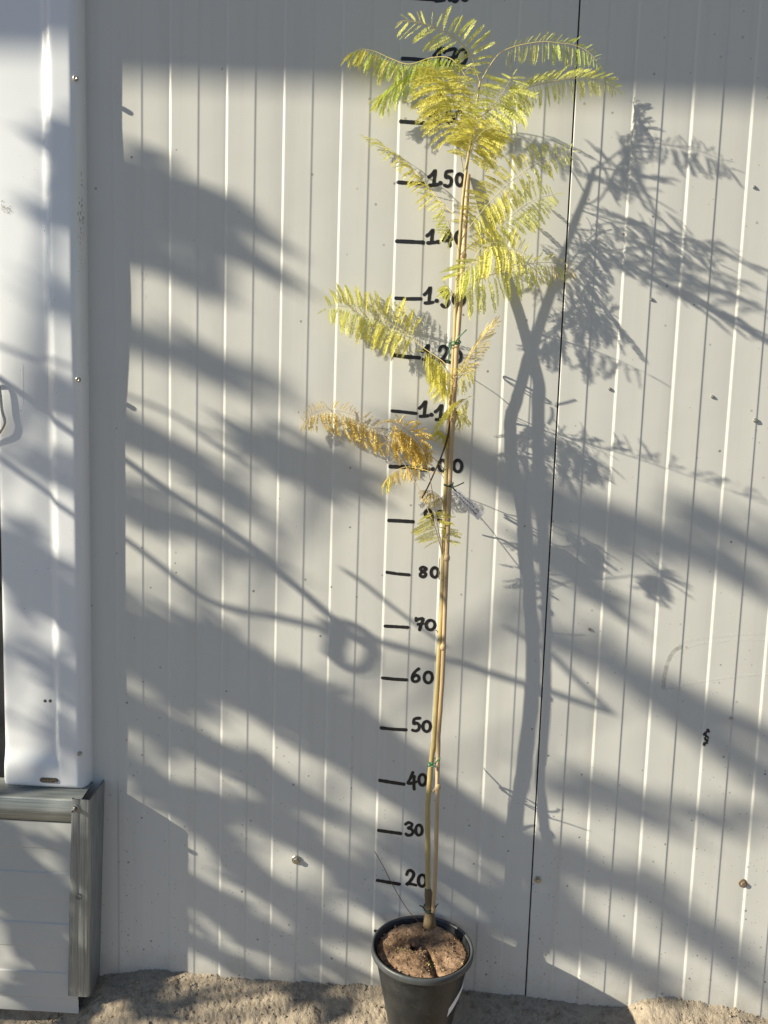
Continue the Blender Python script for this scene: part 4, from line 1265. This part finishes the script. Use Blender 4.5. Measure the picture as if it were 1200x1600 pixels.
B = [
 # lower left, broad dark band and its companions
 ([(-120, 800, 45), (40, 880, 50), (150, 955, 48), (230, 1010, 48), (330, 1050, 38), (430, 1105, 36), (520, 1155, 42), (620, 1215, 40), (720, 1275, 32), (800, 1325, 28), (870, 1370, 20)], 2.6, 2.6, {}),
 ([(190, 1010, 18), (250, 1068, 18), (300, 1098, 12)], 2.2, 2.2, {}),
 ([(300, 985, 16), (390, 1030, 12), (470, 1070, 12), (540, 1115, 16), (565, 1140, 10)], 2.2, 1.8, {}),
 ([(150, 1080, 9), (194, 1100, 11), (225, 1115, 11), (264, 1140, 11), (310, 1168, 12), (348, 1182, 12), (390, 1196, 12), (432, 1224, 12), (467, 1245, 12), (509, 1270, 12)], 2.3, 1.6, {}),
 ([(170, 1182, 8), (187, 1190, 8), (225, 1210, 9), (264, 1238, 11), (306, 1278, 12), (348, 1322, 14), (390, 1363, 13), (425, 1390, 12), (467, 1415, 12), (509, 1446, 12), (544, 1467, 10)], 2.3, 2.0, {}),
 ([(300, 1262, 10), (348, 1262, 16), (390, 1266, 15), (432, 1285, 16), (470, 1308, 17), (510, 1342, 16), (555, 1386, 15), (600, 1425, 14)], 2.4, 1.8, {}),
 ([(250, 1375, 22), (302, 1400, 26), (355, 1428, 24), (400, 1452, 18), (440, 1474, 13), (480, 1490, 12), (530, 1512, 8)], 2.0, 2.4, {}),
 ([(295, 1470, 7), (348, 1497, 9), (380, 1512, 8)], 2.0, 1.8, {}),
 ([(70, 1320, 46), (130, 1385, 50), (190, 1470, 50), (240, 1580, 50), (260, 1660, 40)], 1.6, 3.0, {'spread': .10}),
 ([(600, 1320, 14), (680, 1362, 26), (760, 1405, 40), (830, 1440, 40), (866, 1462, 18)], 2.8, 1.0, {}),
 ([(560, 1340, 18), (640, 1400, 20), (760, 1480, 24), (860, 1540, 22)], 3.4, .8, {}),
 # upper left
 ([(178, 295, 56), (200, 298, 54), (240, 305, 45), (300, 315, 26), (350, 336, 16), (395, 352, 8)], 2.9, 1.9, {}),
 ([(210, 335, 20), (280, 358, 18), (340, 385, 14), (400, 402, 10)], 2.8, 1.1, {}),
 ([(176, 388, 9), (200, 394, 9), (260, 413, 9), (345, 442, 6)], 3.0, .9, {}),
 ([(160, 515, 20), (200, 525, 22), (270, 548, 22), (340, 575, 20), (420, 600, 16)], 3.8, .55, {}),
 ([(165, 655, 20), (200, 672, 24), (260, 708, 20), (320, 745, 16), (370, 775, 8)], 2.8, 1.5, {}),
 ([(150, 765, 26), (200, 790, 34), (260, 808, 24), (330, 840, 14), (400, 875, 8)], 3.0, 1.3, {}),
 ([(400, 695, 8), (435, 710, 14), (465, 727, 15), (500, 746, 10)], 2.2, 2.4, {}),
 ([(515, 718, 9), (535, 733, 13), (548, 746, 8)], 2.3, 2.2, {}),
 # long soft band behind the sapling
 ([(640, 675, 14), (700, 700, 20), (760, 730, 28), (830, 768, 34), (900, 800, 32), (970, 822, 26), (1040, 840, 22), (1100, 868, 18), (1180, 915, 14)], 3.8, 1.4, {}),
 ([(860, 868, 14), (900, 900, 14), (950, 940, 8)], 2.4, 1.7, {}),
 ([(860, 985, 22), (940, 1028, 20), (1010, 1075, 21), (1090, 1140, 20), (1160, 1190, 18), (1240, 1240, 22)], 4.4, 1.3, {}),
 ([(1020, 1075, 14), (1090, 1108, 18), (1160, 1138, 16), (1240, 1170, 16)], 4.2, 1.1, {}),
 ([(870, 1215, 24), (960, 1250, 26), (1060, 1270, 26), (1200, 1280, 24)], 4.0, .5, {}),
 ([(860, 1335, 18), (910, 1352, 18), (960, 1378, 12)], 3.0, 1.2, {}),
 ([(960, 1375, 20), (1020, 1405, 26), (1080, 1440, 30), (1130, 1485, 22), (1180, 1545, 20)], 4.4, .8, {}),
 ([(840, 1400, 20), (910, 1450, 22), (980, 1510, 16), (1040, 1560, 14)], 3.4, .8, {}),
 ([(1080, 800, 20), (1160, 840, 26), (1260, 890, 30)], 3.6, .6, {}),
 # strokes over the mortar at the foot
 ([(230, 1545, 10), (330, 1580, 14), (420, 1620, 14)], 2.2, 1.2, {}),
 ([(480, 1540, 10), (560, 1580, 12), (640, 1620, 14)], 2.2, 1.2, {}),
]
for pts, t, dens, kw in B: bough(pts, t, dens, **kw)
# one single long leaf and its twig, near enough to throw a crisp shape
g = Geo()
d = cast(420, 748, 1.5)-cast(296, 668, 1.5)
n_ = SUN; s_ = n_.cross(d.normalized()); c0 = cast(296, 668, 1.5)
up_ = []; lo_ = []
for i in range(13):
    u = i/12; w = .014*math.sin(PI*u**.8)**.9
    up_.append(c0+d*u+s_*w); lo_.append(c0+d*u-s_*w)
g.grid([up_, lo_])
world_child(g.build('long_leaf', M_TREELEAF, smooth=False), tree)
g = Geo()
g.tube(spline([tuple(cast(a, b, 1.9)) for a, b in ((-40, 540), (190, 616), (265, 645), (310, 670), (380, 690), (440, 715), (520, 745), (610, 790))], 4), .0034, 6)
world_child(g.build('twig', M_BARK), tree)
